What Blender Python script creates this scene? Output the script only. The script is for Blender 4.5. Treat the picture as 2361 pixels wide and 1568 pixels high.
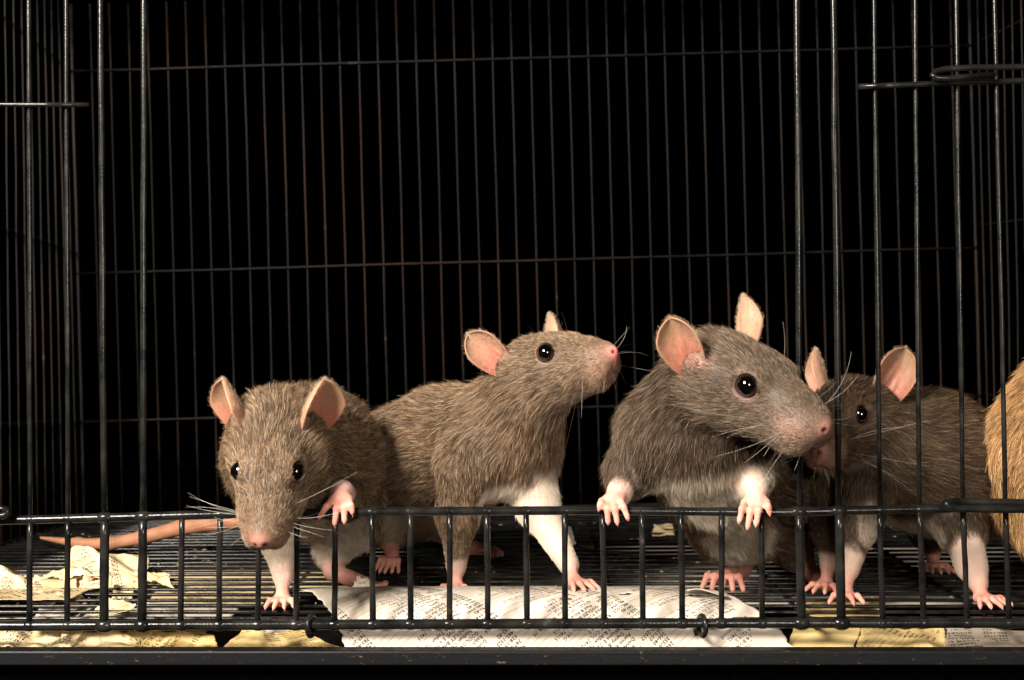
import bpy, bmesh, math, random
import numpy as np
from mathutils import Vector, Matrix, kdtree

# ------------------------------------------------------------------ scene, camera, light
for o in list(bpy.data.objects):
    bpy.data.objects.remove(o)
sc = bpy.context.scene
col = sc.collection
MM = 0.001
CAM_Y, CAM_Z, FPX = -580.0, 112.0, 3381.0      # millimetres; y=0 is the plane of the cage front

cam_d = bpy.data.cameras.new('camera')
cam = bpy.data.objects.new('camera', cam_d)
col.objects.link(cam)
cam.location = (0, CAM_Y*MM, CAM_Z*MM)
cam.rotation_euler = (math.radians(90), 0, 0)
cam_d.sensor_width = 36.0
cam_d.lens = 36.0*FPX/2361.0
cam_d.clip_start = 0.01
cam_d.clip_end = 20.0
cam_d.dof.use_dof = True
cam_d.dof.focus_distance = 0.600
cam_d.dof.aperture_fstop = 22.0
sc.camera = cam

world = bpy.data.worlds.new('World')
sc.world = world
world.use_nodes = True
world.node_tree.nodes['Background'].inputs['Color'].default_value = (0.9, 0.95, 1.0, 1)
world.node_tree.nodes['Background'].inputs['Strength'].default_value = 0.0

def area_light(name, loc, target, size, power, color):
    d = bpy.data.lights.new(name, 'AREA')
    d.shape = 'DISK'; d.size = size; d.energy = power; d.color = color
    o = bpy.data.objects.new(name, d)
    col.objects.link(o)
    o.location = loc
    v = Vector(target)-Vector(loc)
    o.rotation_euler = v.to_track_quat('-Z', 'Y').to_euler()
    return o
KEY = area_light('key_flash', (-0.46, -0.63, 0.50), (0.0, 0.05, 0.06), 0.30, 38.0, (1.0, 0.91, 0.80))
FILL = area_light('fill_flash', (0.24, -0.85, 0.21), (0.05, 0.05, 0.06), 0.14, 5.2, (1.0, 0.90, 0.78))

sc.view_settings.view_transform = 'Standard'
sc.view_settings.look = 'None'
sc.view_settings.exposure = 0.0
sc.view_settings.gamma = 1.0
sc.view_settings.use_curve_mapping = False
sc.cycles.max_bounces = 12
sc.cycles.diffuse_bounces = 4
sc.cycles.transparent_max_bounces = 8
sc.cycles.sample_clamp_indirect = 4.0

RNG = np.random.default_rng(7)

# ------------------------------------------------------------------ helpers
def P(px, py, y):
    """point at depth y (mm behind the cage front) from a position measured on a 2361 px wide print"""
    k = (y-CAM_Y)/FPX
    return np.array([(px-1180.5)*k, y, CAM_Z-(py-784.0)*k])

def tag(o, label=None, cat=None, group=None, kind=None):
    if label: o['label'] = label
    if cat: o['category'] = cat
    if group: o['group'] = group
    if kind: o['kind'] = kind
    return o

def empty(name, loc=(0, 0, 0)):
    o = bpy.data.objects.new(name, None)
    o.empty_display_size = 0.01
    o.location = (loc[0]*MM, loc[1]*MM, loc[2]*MM)
    col.objects.link(o)
    return o

def adopt(o, parent):
    if parent is not None:
        o.parent = parent
        o.matrix_parent_inverse = Matrix.Translation(parent_world(parent)).inverted()
    return o

def parent_world(p):
    v = Vector(p.location)
    while p.parent is not None:
        p = p.parent
    return v

def mesh_obj(name, verts, faces, mat, parent=None, smooth=True):
    """verts in mm, world space"""
    me = bpy.data.meshes.new(name)
    v = np.asarray(verts, dtype=np.float64)*MM
    me.from_pydata(v.tolist(), [], [tuple(int(i) for i in f) for f in faces] if not isinstance(faces, np.ndarray) else faces.tolist())
    me.update()
    if smooth:
        me.polygons.foreach_set('use_smooth', [True]*len(me.polygons))
    if mat is not None:
        me.materials.append(mat)
    o = bpy.data.objects.new(name, me)
    col.objects.link(o)
    adopt(o, parent)
    return o

def unit(v):
    v = np.asarray(v, float)
    return v/max(1e-9, np.linalg.norm(v))

def hash3(i, j, k, seed):
    h = (i.astype(np.int64)*374761393+j.astype(np.int64)*668265263+k.astype(np.int64)*2147483647+seed*144269504) & 0xffffffff
    h = ((h ^ (h >> 13))*1274126177) & 0xffffffff
    h = h ^ (h >> 16)
    return (h & 0xffff)/65535.0

def vnoise(p, scale, seed=0):
    """value noise 0..1 at points p (n,3), cell size in mm"""
    q = np.asarray(p)/scale
    f = np.floor(q); t = q-f; f = f.astype(np.int64)
    t = t*t*(3-2*t)
    r = 0
    for a in (0, 1):
        for b in (0, 1):
            for c in (0, 1):
                w = (t[:, 0] if a else 1-t[:, 0])*(t[:, 1] if b else 1-t[:, 1])*(t[:, 2] if c else 1-t[:, 2])
                r = r+w*hash3(f[:, 0]+a, f[:, 1]+b, f[:, 2]+c, seed)
    return r

# ------------------------------------------------------------------ materials
def new_mat(name):
    m = bpy.data.materials.new(name)
    m.use_nodes = True
    nt = m.node_tree
    return m, nt, nt.nodes['Principled BSDF']

def nnode(nt, t, **kw):
    n = nt.nodes.new(t)
    for k, v in kw.items():
        setattr(n, k, v)
    return n

def mat_wire(name, base, rough, rust=0.0, spec=0.5):
    m, nt, b = new_mat(name)
    b.inputs['Specular IOR Level'].default_value = spec
    L = nt.links.new
    tc = nnode(nt, 'ShaderNodeTexCoord')
    n1 = nnode(nt, 'ShaderNodeTexNoise'); n1.inputs['Scale'].default_value = 900; n1.inputs['Detail'].default_value = 4
    n2 = nnode(nt, 'ShaderNodeTexNoise'); n2.inputs['Scale'].default_value = 110; n2.inputs['Detail'].default_value = 3
    L(tc.outputs['Object'], n1.inputs['Vector']); L(tc.outputs['Object'], n2.inputs['Vector'])
    r = nnode(nt, 'ShaderNodeValToRGB')
    r.color_ramp.elements[0].position = 0.35; r.color_ramp.elements[0].color = (base*0.6, base*0.62, base*0.65, 1)
    r.color_ramp.elements[1].position = 0.70; r.color_ramp.elements[1].color = (base*2.2, base*2.1, base*1.9, 1)
    el = r.color_ramp.elements.new(0.80); el.color = (0.045+base, 0.043+base, 0.038+base, 1)
    L(n2.outputs['Fac'], r.inputs['Fac'])
    mix = nnode(nt, 'ShaderNodeMix', data_type='RGBA')
    rr = nnode(nt, 'ShaderNodeMapRange')
    n3 = nnode(nt, 'ShaderNodeTexNoise'); n3.inputs['Scale'].default_value = 9; n3.inputs['Detail'].default_value = 3
    L(tc.outputs['Object'], n3.inputs['Vector'])
    rr.inputs['From Min'].default_value = 0.50; rr.inputs['From Max'].default_value = 0.62
    rr.inputs['To Max'].default_value = rust
    L(n3.outputs['Fac'], rr.inputs['Value'])
    L(rr.outputs['Result'], mix.inputs['Factor'])
    L(r.outputs['Color'], mix.inputs['A'])
    mix.inputs['B'].default_value = (0.055, 0.022, 0.010, 1)
    L(mix.outputs['Result'], b.inputs['Base Color'])
    mr = nnode(nt, 'ShaderNodeMapRange')
    mr.inputs['To Min'].default_value = rough*0.7; mr.inputs['To Max'].default_value = rough*1.5
    L(n2.outputs['Fac'], mr.inputs['Value']); L(mr.outputs['Result'], b.inputs['Roughness'])
    bp = nnode(nt, 'ShaderNodeBump'); bp.inputs['Strength'].default_value = 0.22; bp.inputs['Distance'].default_value = 0.0003
    L(n1.outputs['Fac'], bp.inputs['Height']); L(bp.outputs['Normal'], b.inputs['Normal'])
    return m

def mat_skin():
    m, nt, b = new_mat('rat_skin')
    L = nt.links.new
    a = nnode(nt, 'ShaderNodeAttribute', attribute_name='skin')
    L(a.outputs['Color'], b.inputs['Base Color'])
    b.inputs['Roughness'].default_value = 0.5
    b.inputs['Specular IOR Level'].default_value = 0.22
    b.inputs['Subsurface Weight'].default_value = 0.35
    b.inputs['Subsurface Radius'].default_value = (1.0, 0.35, 0.2)
    b.inputs['Subsurface Scale'].default_value = 0.0015
    tc = nnode(nt, 'ShaderNodeTexCoord')
    n1 = nnode(nt, 'ShaderNodeTexVoronoi'); n1.inputs['Scale'].default_value = 1400
    L(tc.outputs['Object'], n1.inputs['Vector'])
    ta = nnode(nt, 'ShaderNodeAttribute', attribute_name='ring')
    wv = nnode(nt, 'ShaderNodeMath', operation='SINE')
    L(ta.outputs['Fac'], wv.inputs[0])
    ad = nnode(nt, 'ShaderNodeMath', operation='MULTIPLY_ADD'); ad.inputs[1].default_value = 0.9
    L(wv.outputs[0], ad.inputs[0]); L(n1.outputs['Distance'], ad.inputs[2])
    bp = nnode(nt, 'ShaderNodeBump'); bp.inputs['Strength'].default_value = 0.45; bp.inputs['Distance'].default_value = 0.0003
    L(ad.outputs[0], bp.inputs['Height']); L(bp.outputs['Normal'], b.inputs['Normal'])
    return m

def mat_ear():
    m, nt, b = new_mat('ear_skin')
    L = nt.links.new
    tc = nnode(nt, 'ShaderNodeTexCoord')
    a = nnode(nt, 'ShaderNodeAttribute', attribute_name='skin')
    n1 = nnode(nt, 'ShaderNodeTexNoise'); n1.inputs['Scale'].default_value = 500; n1.inputs['Detail'].default_value = 5
    L(tc.outputs['Object'], n1.inputs['Vector'])
    mx = nnode(nt, 'ShaderNodeMix', data_type='RGBA'); mx.blend_type = 'MULTIPLY'; mx.inputs['Factor'].default_value = 0.35
    L(a.outputs['Color'], mx.inputs['A']); L(n1.outputs['Color'], mx.inputs['B'])
    mul = nnode(nt, 'ShaderNodeMix', data_type='RGBA'); mul.blend_type = 'MULTIPLY'; mul.inputs['Factor'].default_value = 1
    L(mx.outputs['Result'], mul.inputs['A']); mul.inputs['B'].default_value = (0.92, 0.90, 0.88, 1)
    L(mul.outputs['Result'], b.inputs['Base Color'])
    b.inputs['Roughness'].default_value = 0.5
    b.inputs['Specular IOR Level'].default_value = 0.3
    tr = nnode(nt, 'ShaderNodeBsdfTranslucent'); tr.inputs['Color'].default_value = (0.85, 0.30, 0.17, 1)
    ms = nnode(nt, 'ShaderNodeMixShader'); ms.inputs['Fac'].default_value = 0.30
    L(b.outputs['BSDF'], ms.inputs[1]); L(tr.outputs['BSDF'], ms.inputs[2])
    out = [n for n in nt.nodes if n.type == 'OUTPUT_MATERIAL'][0]
    L(ms.outputs['Shader'], out.inputs['Surface'])
    bp = nnode(nt, 'ShaderNodeBump'); bp.inputs['Strength'].default_value = 0.4; bp.inputs['Distance'].default_value = 0.0003
    L(n1.outputs['Fac'], bp.inputs['Height']); L(bp.outputs['Normal'], b.inputs['Normal'])
    return m

def mat_eye():
    m, nt, b = new_mat('eye_black')
    b.inputs['Base Color'].default_value = (0.0012, 0.0008, 0.0007, 1)
    b.inputs['Roughness'].default_value = 0.05
    b.inputs['Coat Weight'].default_value = 1.0
    b.inputs['Coat Roughness'].default_value = 0.02
    return m

def mat_hair(name, rough=0.22, gloss=0.032):
    m = bpy.data.materials.new(name)
    m.use_nodes = True
    nt = m.node_tree
    L = nt.links.new
    nt.nodes.remove(nt.nodes['Principled BSDF'])
    out = [n for n in nt.nodes if n.type == 'OUTPUT_MATERIAL'][0]
    a = nnode(nt, 'ShaderNodeAttribute', attribute_name='tint')
    hi = nnode(nt, 'ShaderNodeHairInfo')
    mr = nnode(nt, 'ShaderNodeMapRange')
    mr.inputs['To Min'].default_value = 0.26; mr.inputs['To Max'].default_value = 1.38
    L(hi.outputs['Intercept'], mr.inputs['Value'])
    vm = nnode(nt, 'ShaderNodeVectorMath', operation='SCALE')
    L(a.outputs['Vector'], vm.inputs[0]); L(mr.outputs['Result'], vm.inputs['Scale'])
    d = nnode(nt, 'ShaderNodeBsdfDiffuse'); L(vm.outputs['Vector'], d.inputs['Color'])
    tr = nnode(nt, 'ShaderNodeBsdfTranslucent'); L(vm.outputs['Vector'], tr.inputs['Color'])
    m1 = nnode(nt, 'ShaderNodeMixShader'); m1.inputs['Fac'].default_value = 0.14
    L(d.outputs['BSDF'], m1.inputs[1]); L(tr.outputs['BSDF'], m1.inputs[2])
    g = nnode(nt, 'ShaderNodeBsdfHair', component='Reflection')
    g.inputs['Color'].default_value = (0.90, 0.76, 0.60, 1)
    g.inputs['RoughnessU'].default_value = rough; g.inputs['RoughnessV'].default_value = 0.7
    m2 = nnode(nt, 'ShaderNodeMixShader'); m2.inputs['Fac'].default_value = gloss
    L(m1.outputs['Shader'], m2.inputs[1]); L(g.outputs['BSDF'], m2.inputs[2])
    L(m2.outputs['Shader'], out.inputs['Surface'])
    return m

M = {}
M['wire'] = mat_wire('black_enamel_wire', 0.006, 0.17, 0.0, 0.18)
M['wire_back'] = mat_wire('black_enamel_wire_worn', 0.0028, 0.46, 0.20, 0.11)
M['skin'] = mat_skin()
M['ear'] = mat_ear()
M['eye'] = mat_eye()
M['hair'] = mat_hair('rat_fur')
M['whisker'] = mat_hair('rat_whisker', 0.3, 0.08)


def mat_paper(name, c, stain):
    m, nt, b = new_mat(name)
    L = nt.links.new
    tc = nnode(nt, 'ShaderNodeTexCoord')
    n1 = nnode(nt, 'ShaderNodeTexNoise'); n1.inputs['Scale'].default_value = 45; n1.inputs['Detail'].default_value = 5
    n2 = nnode(nt, 'ShaderNodeTexNoise'); n2.inputs['Scale'].default_value = 1300; n2.inputs['Detail'].default_value = 3
    L(tc.outputs['Object'], n1.inputs['Vector']); L(tc.outputs['Object'], n2.inputs['Vector'])
    r = nnode(nt, 'ShaderNodeValToRGB')
    r.color_ramp.elements[0].position = 0.36; r.color_ramp.elements[0].color = (*stain, 1)
    r.color_ramp.elements[1].position = 0.60; r.color_ramp.elements[1].color = (*c, 1)
    L(n1.outputs['Fac'], r.inputs['Fac'])
    mx = nnode(nt, 'ShaderNodeMix', data_type='RGBA'); mx.blend_type = 'MULTIPLY'; mx.inputs['Factor'].default_value = 0.22
    L(r.outputs['Color'], mx.inputs['A']); L(n2.outputs['Color'], mx.inputs['B'])
    L(mx.outputs['Result'], b.inputs['Base Color'])
    b.inputs['Roughness'].default_value = 0.75
    b.inputs['Specular IOR Level'].default_value = 0.25
    bp = nnode(nt, 'ShaderNodeBump'); bp.inputs['Strength'].default_value = 0.25; bp.inputs['Distance'].default_value = 0.0002
    L(n2.outputs['Fac'], bp.inputs['Height']); L(bp.outputs['Normal'], b.inputs['Normal'])
    tr = nnode(nt, 'ShaderNodeBsdfTranslucent'); L(mx.outputs['Result'], tr.inputs['Color'])
    ms = nnode(nt, 'ShaderNodeMixShader'); ms.inputs['Fac'].default_value = 0.15
    L(b.outputs['BSDF'], ms.inputs[1]); L(tr.outputs['BSDF'], ms.inputs[2])
    out = [n for n in nt.nodes if n.type == 'OUTPUT_MATERIAL'][0]
    L(ms.outputs['Shader'], out.inputs['Surface'])
    return m

def mat_plain(name, c, rough, bump=0.0, scale=300):
    m, nt, b = new_mat(name)
    L = nt.links.new
    tc = nnode(nt, 'ShaderNodeTexCoord')
    n1 = nnode(nt, 'ShaderNodeTexNoise'); n1.inputs['Scale'].default_value = scale; n1.inputs['Detail'].default_value = 6
    L(tc.outputs['Object'], n1.inputs['Vector'])
    r = nnode(nt, 'ShaderNodeValToRGB')
    r.color_ramp.elements[0].position = 0.35; r.color_ramp.elements[0].color = (c[0]*0.6, c[1]*0.6, c[2]*0.6, 1)
    r.color_ramp.elements[1].position = 0.72; r.color_ramp.elements[1].color = (c[0]*1.5, c[1]*1.5, c[2]*1.5, 1)
    L(n1.outputs['Fac'], r.inputs['Fac']); L(r.outputs['Color'], b.inputs['Base Color'])
    b.inputs['Roughness'].default_value = rough
    b.inputs['Specular IOR Level'].default_value = 0.0 if rough >= 1.0 else 0.4
    if bump:
        bp = nnode(nt, 'ShaderNodeBump'); bp.inputs['Strength'].default_value = bump; bp.inputs['Distance'].default_value = 0.0004
        L(n1.outputs['Fac'], bp.inputs['Height']); L(bp.outputs['Normal'], b.inputs['Normal'])
    return m

def mat_tray():
    m, nt, b = new_mat('black_tray_plastic')
    L = nt.links.new
    tc = nnode(nt, 'ShaderNodeTexCoord')
    n1 = nnode(nt, 'ShaderNodeTexNoise'); n1.inputs['Scale'].default_value = 420; n1.inputs['Detail'].default_value = 7; n1.inputs['Roughness'].default_value = 0.7
    mp = nnode(nt, 'ShaderNodeMapping'); mp.inputs['Scale'].default_value = (0.35, 1, 1)
    L(tc.outputs['Object'], mp.inputs['Vector']); L(mp.outputs['Vector'], n1.inputs['Vector'])
    r = nnode(nt, 'ShaderNodeValToRGB')
    r.color_ramp.elements[0].position = 0.62; r.color_ramp.elements[0].color = (0.005, 0.005, 0.0055, 1)
    r.color_ramp.elements[1].position = 0.78; r.color_ramp.elements[1].color = (0.16, 0.14, 0.11, 1)
    L(n1.outputs['Fac'], r.inputs['Fac']); L(r.outputs['Color'], b.inputs['Base Color'])
    b.inputs['Roughness'].default_value = 0.42
    b.inputs['Specular IOR Level'].default_value = 0.12
    bp = nnode(nt, 'ShaderNodeBump'); bp.inputs['Strength'].default_value = 0.4; bp.inputs['Distance'].default_value = 0.0004
    L(n1.outputs['Fac'], bp.inputs['Height']); L(bp.outputs['Normal'], b.inputs['Normal'])
    return m

M['page'] = mat_paper('directory_page_white', (0.66, 0.585, 0.50), (0.59, 0.51, 0.42))
M['page_yellow'] = mat_paper('directory_page_cream', (0.74, 0.60, 0.37), (0.62, 0.46, 0.24))
M['page_ochre'] = mat_paper('directory_page_ochre', (0.72, 0.55, 0.25), (0.56, 0.40, 0.15))
M['page_grey'] = mat_paper('directory_page_grey', (0.42, 0.36, 0.29), (0.26, 0.20, 0.14))
M['ink'] = mat_plain('printing_ink', (0.025, 0.022, 0.020), 0.7)
M['tray'] = mat_tray()
M['cloth_and_lip_shade'] = mat_plain('black_cloth_and_lip_shade', (0.0006, 0.0006, 0.0006), 1.0)

# ------------------------------------------------------------------ implicit bodies
class Body:
    """smooth union of tapered capsules and ellipsoids, meshed as one continuous skin"""
    def __init__(self):
        self.p = []      # primitives
        self.cut = []    # carved spheres
        self.paint = []  # (centre, radius, whiteness)
    def cone(self, a, b, ra, rb, k=6.0, flow=None, L=6.0, w=0.0, pink=0.0, ring=0.0, lift=0.24):
        a = np.asarray(a, float); b = np.asarray(b, float)
        f = unit(b-a) if flow is None else unit(flow)
        self.p.append(dict(t='c', a=a, b=b, ra=ra, rb=rb, k=k, flow=f, L=L, w=w, pink=pink, ring=ring, lift=lift))
    def chain(self, pts, rs, k=6.0, sgn=1, **kw):
        Ls = kw.pop('L', 6.0)
        if not isinstance(Ls, (list, tuple)): Ls = [Ls]*len(pts)
        for i in range(len(pts)-1):
            d = (np.asarray(pts[i+1], float)-np.asarray(pts[i], float))*sgn
            self.cone(pts[i], pts[i+1], rs[i], rs[i+1], k=k, flow=d, L=Ls[i], **kw)
            self.p[-1]['L2'] = Ls[i+1]
    def ell(self, c, r, R=None, k=6.0, flow=(0, 0, -1), L=6.0, w=0.0, pink=0.0, ring=0.0, lift=0.24):
        R = np.eye(3) if R is None else np.asarray(R)
        self.p.append(dict(t='e', c=np.asarray(c, float), r=np.asarray(r, float), R=R, k=k, flow=unit(flow), L=L, w=w, pink=pink, ring=ring, lift=lift))
    @staticmethod
    def dist(pr, X):
        if pr['t'] == 'c':
            ba = pr['b']-pr['a']
            pa = X-pr['a'].astype(X.dtype)
            t = np.clip((pa@ba.astype(X.dtype))/max(1e-9, ba@ba), 0, 1)
            d = np.sqrt(((pa-t[..., None]*ba.astype(X.dtype))**2).sum(-1))
            return d-(pr['ra']+t*(pr['rb']-pr['ra']))
        q = (X-pr['c'].astype(X.dtype))@pr['R'].astype(X.dtype)      # world -> local (columns of R are axes)
        k0 = np.sqrt(((q/pr['r'].astype(X.dtype))**2).sum(-1))
        k1 = np.sqrt(((q/(pr['r']**2).astype(X.dtype))**2).sum(-1))
        return k0*(k0-1)/np.maximum(k1, 1e-6)
    def bounds(self, pr):
        if pr['t'] == 'c':
            r = max(pr['ra'], pr['rb'])
            return np.minimum(pr['a'], pr['b'])-r, np.maximum(pr['a'], pr['b'])+r
        r = pr['r'].max()
        return pr['c']-r, pr['c']+r
    def mesh(self, h):
        lo = np.min([self.bounds(p)[0] for p in self.p], 0)-6*h-2
        hi = np.max([self.bounds(p)[1] for p in self.p], 0)+6*h+2
        n = np.ceil((hi-lo)/h).astype(int)+1
        f = np.full(tuple(n), 20.0, dtype=np.float32)
        ax = [(lo[i]+h*np.arange(n[i])).astype(np.float32) for i in range(3)]
        def box(a, b):
            i0 = np.maximum(0, np.floor((a-lo)/h).astype(int)); i1 = np.minimum(n, np.ceil((b-lo)/h).astype(int)+1)
            sl = tuple(slice(i0[i], i1[i]) for i in range(3))
            X = np.stack(np.meshgrid(ax[0][sl[0]], ax[1][sl[1]], ax[2][sl[2]], indexing='ij'), -1)
            return sl, X
        for pr in self.p:
            a, b = self.bounds(pr)
            pad = pr['k']+3*h+1.0
            sl, X = box(a-pad, b+pad)
            d = self.dist(pr, X)
            g = f[sl]; k = pr['k']
            hh = np.maximum(k-np.abs(g-d), 0)/k
            f[sl] = np.minimum(g, d)-hh*hh*k*0.25
        for c, r, k in self.cut:
            sl, X = box(np.asarray(c)-r-k-2, np.asarray(c)+r+k+2)
            d = -(np.sqrt(((X-np.asarray(c, np.float32))**2).sum(-1))-r)
            g = f[sl]
            hh = np.maximum(k-np.abs(g-d), 0)/k
            f[sl] = np.maximum(g, d)+hh*hh*k*0.25
        return surface_nets(f, lo, h)

def surface_nets(f, lo, h):
    ins = f < 0
    c = np.zeros(tuple(s-1 for s in f.shape), np.uint8)
    for i in (0, 1):
        for j in (0, 1):
            for k in (0, 1):
                c += ins[i:i+c.shape[0], j:j+c.shape[1], k:k+c.shape[2]]
    act = (c > 0) & (c < 8)
    idx = -np.ones(act.shape, np.int64)
    ii = np.argwhere(act)
    idx[act] = np.arange(len(ii))
    corner = {}
    for i in (0, 1):
        for j in (0, 1):
            for k in (0, 1):
                corner[(i, j, k)] = f[ii[:, 0]+i, ii[:, 1]+j, ii[:, 2]+k]
    acc = np.zeros((len(ii), 3)); cnt = np.zeros(len(ii))
    for a in range(3):
        o = [x for x in range(3) if x != a]
        for u in (0, 1):
            for v in (0, 1):
                p0 = [0, 0, 0]; p0[o[0]] = u; p0[o[1]] = v; p1 = list(p0); p1[a] = 1
                f0 = corner[tuple(p0)]; f1 = corner[tuple(p1)]
                m = (f0 < 0) != (f1 < 0)
                t = np.where(m, f0/np.where(m, f0-f1, 1), 0)
                q = np.zeros((len(ii), 3)); q[:, o[0]] = u; q[:, o[1]] = v; q[:, a] = t
                acc[m] += q[m]; cnt[m] += 1
    V = lo+h*(ii+acc/cnt[:, None])
    faces = []
    for a in range(3):
        o1, o2 = (a+1) % 3, (a+2) % 3
        s0 = [slice(None)]*3; s1 = [slice(None)]*3
        s0[a] = slice(0, -1); s1[a] = slice(1, None)
        A, B = ins[tuple(s0)], ins[tuple(s1)]
        e = np.argwhere(A != B)
        e = e[(e[:, o1] > 0) & (e[:, o2] > 0) & (e[:, o1] < f.shape[o1]-1) & (e[:, o2] < f.shape[o2]-1)]
        fl = A[e[:, 0], e[:, 1], e[:, 2]]
        def cell(d1, d2):
            q = e.copy(); q[:, o1] -= d1; q[:, o2] -= d2
            return idx[q[:, 0], q[:, 1], q[:, 2]]
        q = np.stack([cell(1, 1), cell(0, 1), cell(0, 0), cell(1, 0)], 1)
        q[~fl] = q[~fl][:, ::-1]
        faces.append(q)
    Fc = np.concatenate(faces)
    # one light relaxation removes voxel stepping
    for _ in range(2):
        s = np.zeros_like(V); n = np.zeros(len(V))
        for x in range(4):
            y = (x+1) % 4
            np.add.at(s, Fc[:, x], V[Fc[:, y]]); np.add.at(n, Fc[:, x], 1)
            np.add.at(s, Fc[:, y], V[Fc[:, x]]); np.add.at(n, Fc[:, y], 1)
        V = V*0.6+0.4*s/np.maximum(n, 1)[:, None]
    return V, Fc

def vert_normals(V, Fc):
    fn = np.cross(V[Fc[:, 2]]-V[Fc[:, 0]], V[Fc[:, 3]]-V[Fc[:, 1]])
    N = np.zeros_like(V)
    for x in range(4):
        np.add.at(N, Fc[:, x], fn)
    return N/np.maximum(1e-9, np.linalg.norm(N, axis=1))[:, None]

def hair_curves(name, pts, rad, tint, mat, parent):
    """pts (n,k,3) mm"""
    n, k = pts.shape[:2]
    hc = bpy.data.hair_curves.new(name)
    hc.add_curves([k]*n)
    hc.attributes['position'].data.foreach_set('vector', (pts.reshape(-1)*MM).astype(np.float32))
    ra = hc.attributes.get('radius') or hc.attributes.new('radius', 'FLOAT', 'POINT')
    ra.data.foreach_set('value', (rad.reshape(-1)*MM).astype(np.float32))
    ta = hc.attributes.new('tint', 'FLOAT_VECTOR', 'CURVE')
    ta.data.foreach_set('vector', tint.reshape(-1).astype(np.float32))
    hc.materials.append(mat)
    o = bpy.data.objects.new(name, hc)
    col.objects.link(o)
    adopt(o, parent)
    return o

# ------------------------------------------------------------------ rats
def euler_R(yaw, pitch, roll):
    a, b, c = [math.radians(x) for x in (yaw, pitch, roll)]
    Rz = np.array([[math.cos(a), -math.sin(a), 0], [math.sin(a), math.cos(a), 0], [0, 0, 1]])
    Ry = np.array([[math.cos(b), 0, math.sin(b)], [0, 1, 0], [-math.sin(b), 0, math.cos(b)]])
    Rx = np.array([[1, 0, 0], [0, math.cos(c), -math.sin(c)], [0, math.sin(c), math.cos(c)]])
    return Rz@Ry@Rx

EYE = np.array([11.5, 9.5, 4.8]); EYE_R = 3.65
EARB = np.array([-10.0, 10.6, 3.2])

def add_head(B, pos, R, s, bulk=0.0):
    """head in its own frame: x to the nose, y to the rat's left, z up"""
    T = lambda *v: pos+s*(R@np.array(v, float))
    back = R@np.array([-1, 0, 0.12])
    kw = dict(flow=back)
    B.ell(T(-4, 0, 0), np.array([19, 13.4, 13.0])*s, R, k=5*s, L=4.6, lift=0.28, **kw)           # skull
    for y in (1, -1):
        B.ell(T(-3, 7.5*y, -5.5), np.array([14, 8.4, 9.2])*s, R, k=7*s, flow=R@np.array([-1, 0.25*y, -0.15]), L=5.0, lift=0.32)   # cheeks
        B.ell(T(27.2+0.6*bulk, (3.6+0.9*bulk)*y, -5.9-0.5*bulk), np.array([8.2, 4.7+1.0*bulk, 6.4+0.9*bulk])*s, R, k=3.0*s, flow=R@np.array([-1, 0.35*y, -0.25]), L=2.0, lift=0.30, w=0.08, pink=0.20)  # whisker pads
        B.ell(T(13.5, 6.6*y, -6.0), np.array([12, 5.4, 6.6])*s, R, k=5*s, flow=R@np.array([-1, 0.3*y, -0.2]), L=3.6, lift=0.28)
        B.ell(T(9.5, 7.2*y, 6.4), np.array([8, 3.2, 3.4])*s, R, k=4*s, flow=R@np.array([-1, 0.1*y, 0.3]), L=2.6, lift=0.3)           # brow
    B.cone(T(8, 0, 1.2), T(24, 0, -0.8), 9.5*s, 6.8*s, k=6*s, L=3.2, lift=0.32, **kw)              # face
    B.cone(T(22, 0, -0.6), T(32.6, 0, -2.0), (6.9+0.6*bulk)*s, (4.9+0.8*bulk)*s, k=4*s, L=1.9, lift=0.28, **kw)               # bridge of the nose
    B.cone(T(4, 0, -10.0), T(26.0, 0, -11.4), 8.4*s, 4.2*s, k=5*s, flow=back, L=3.6, w=0.25)              # jaw
    B.ell(T(36.3, 0, -1.8), np.array([2.3, 2.5, 2.0])*s, R, k=1.6*s, L=0.0, pink=1.0, **kw)           # nose
    B.cone(T(37.2, 0, -3.6), T(35.4, 0, -7.4), 0.4*s, 0.4*s, k=1.2*s, flow=back, L=0.6, pink=0.8)
    for y in (1, -1):
        for i in range(9):
            q = i/8.0
            B.cut.append((T(36.0-15*q, (1.0+5.6*q)*y, -9.6-1.6*q), (0.75-0.2*q)*s, 0.5))
        B.ell(T(EARB[0]+2.5, (EARB[1]+0.8)*y, EARB[2]+1.0), np.array([5.0, 3.0, 4.6])*s, R, k=3*s, flow=back, L=1.6, lift=0.3, pink=0.45)
        B.cut.append((T(37.9, 1.7*y, -1.7), 0.75*s, 0.5))
        e = T(EYE[0], EYE[1]*y, EYE[2])
        outw = R@unit([0.32, 0.93*y, 0.18])
        B.ell(e-outw*0.5*s, np.array([1, 1, 1])*(EYE_R+0.15)*s, R, k=2.0*s, flow=back, L=1.2, lift=0.15, pink=0.22)
        B.cut.append((e+outw*2.7*s, (EYE_R+0.75)*s, 0.8))

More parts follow.
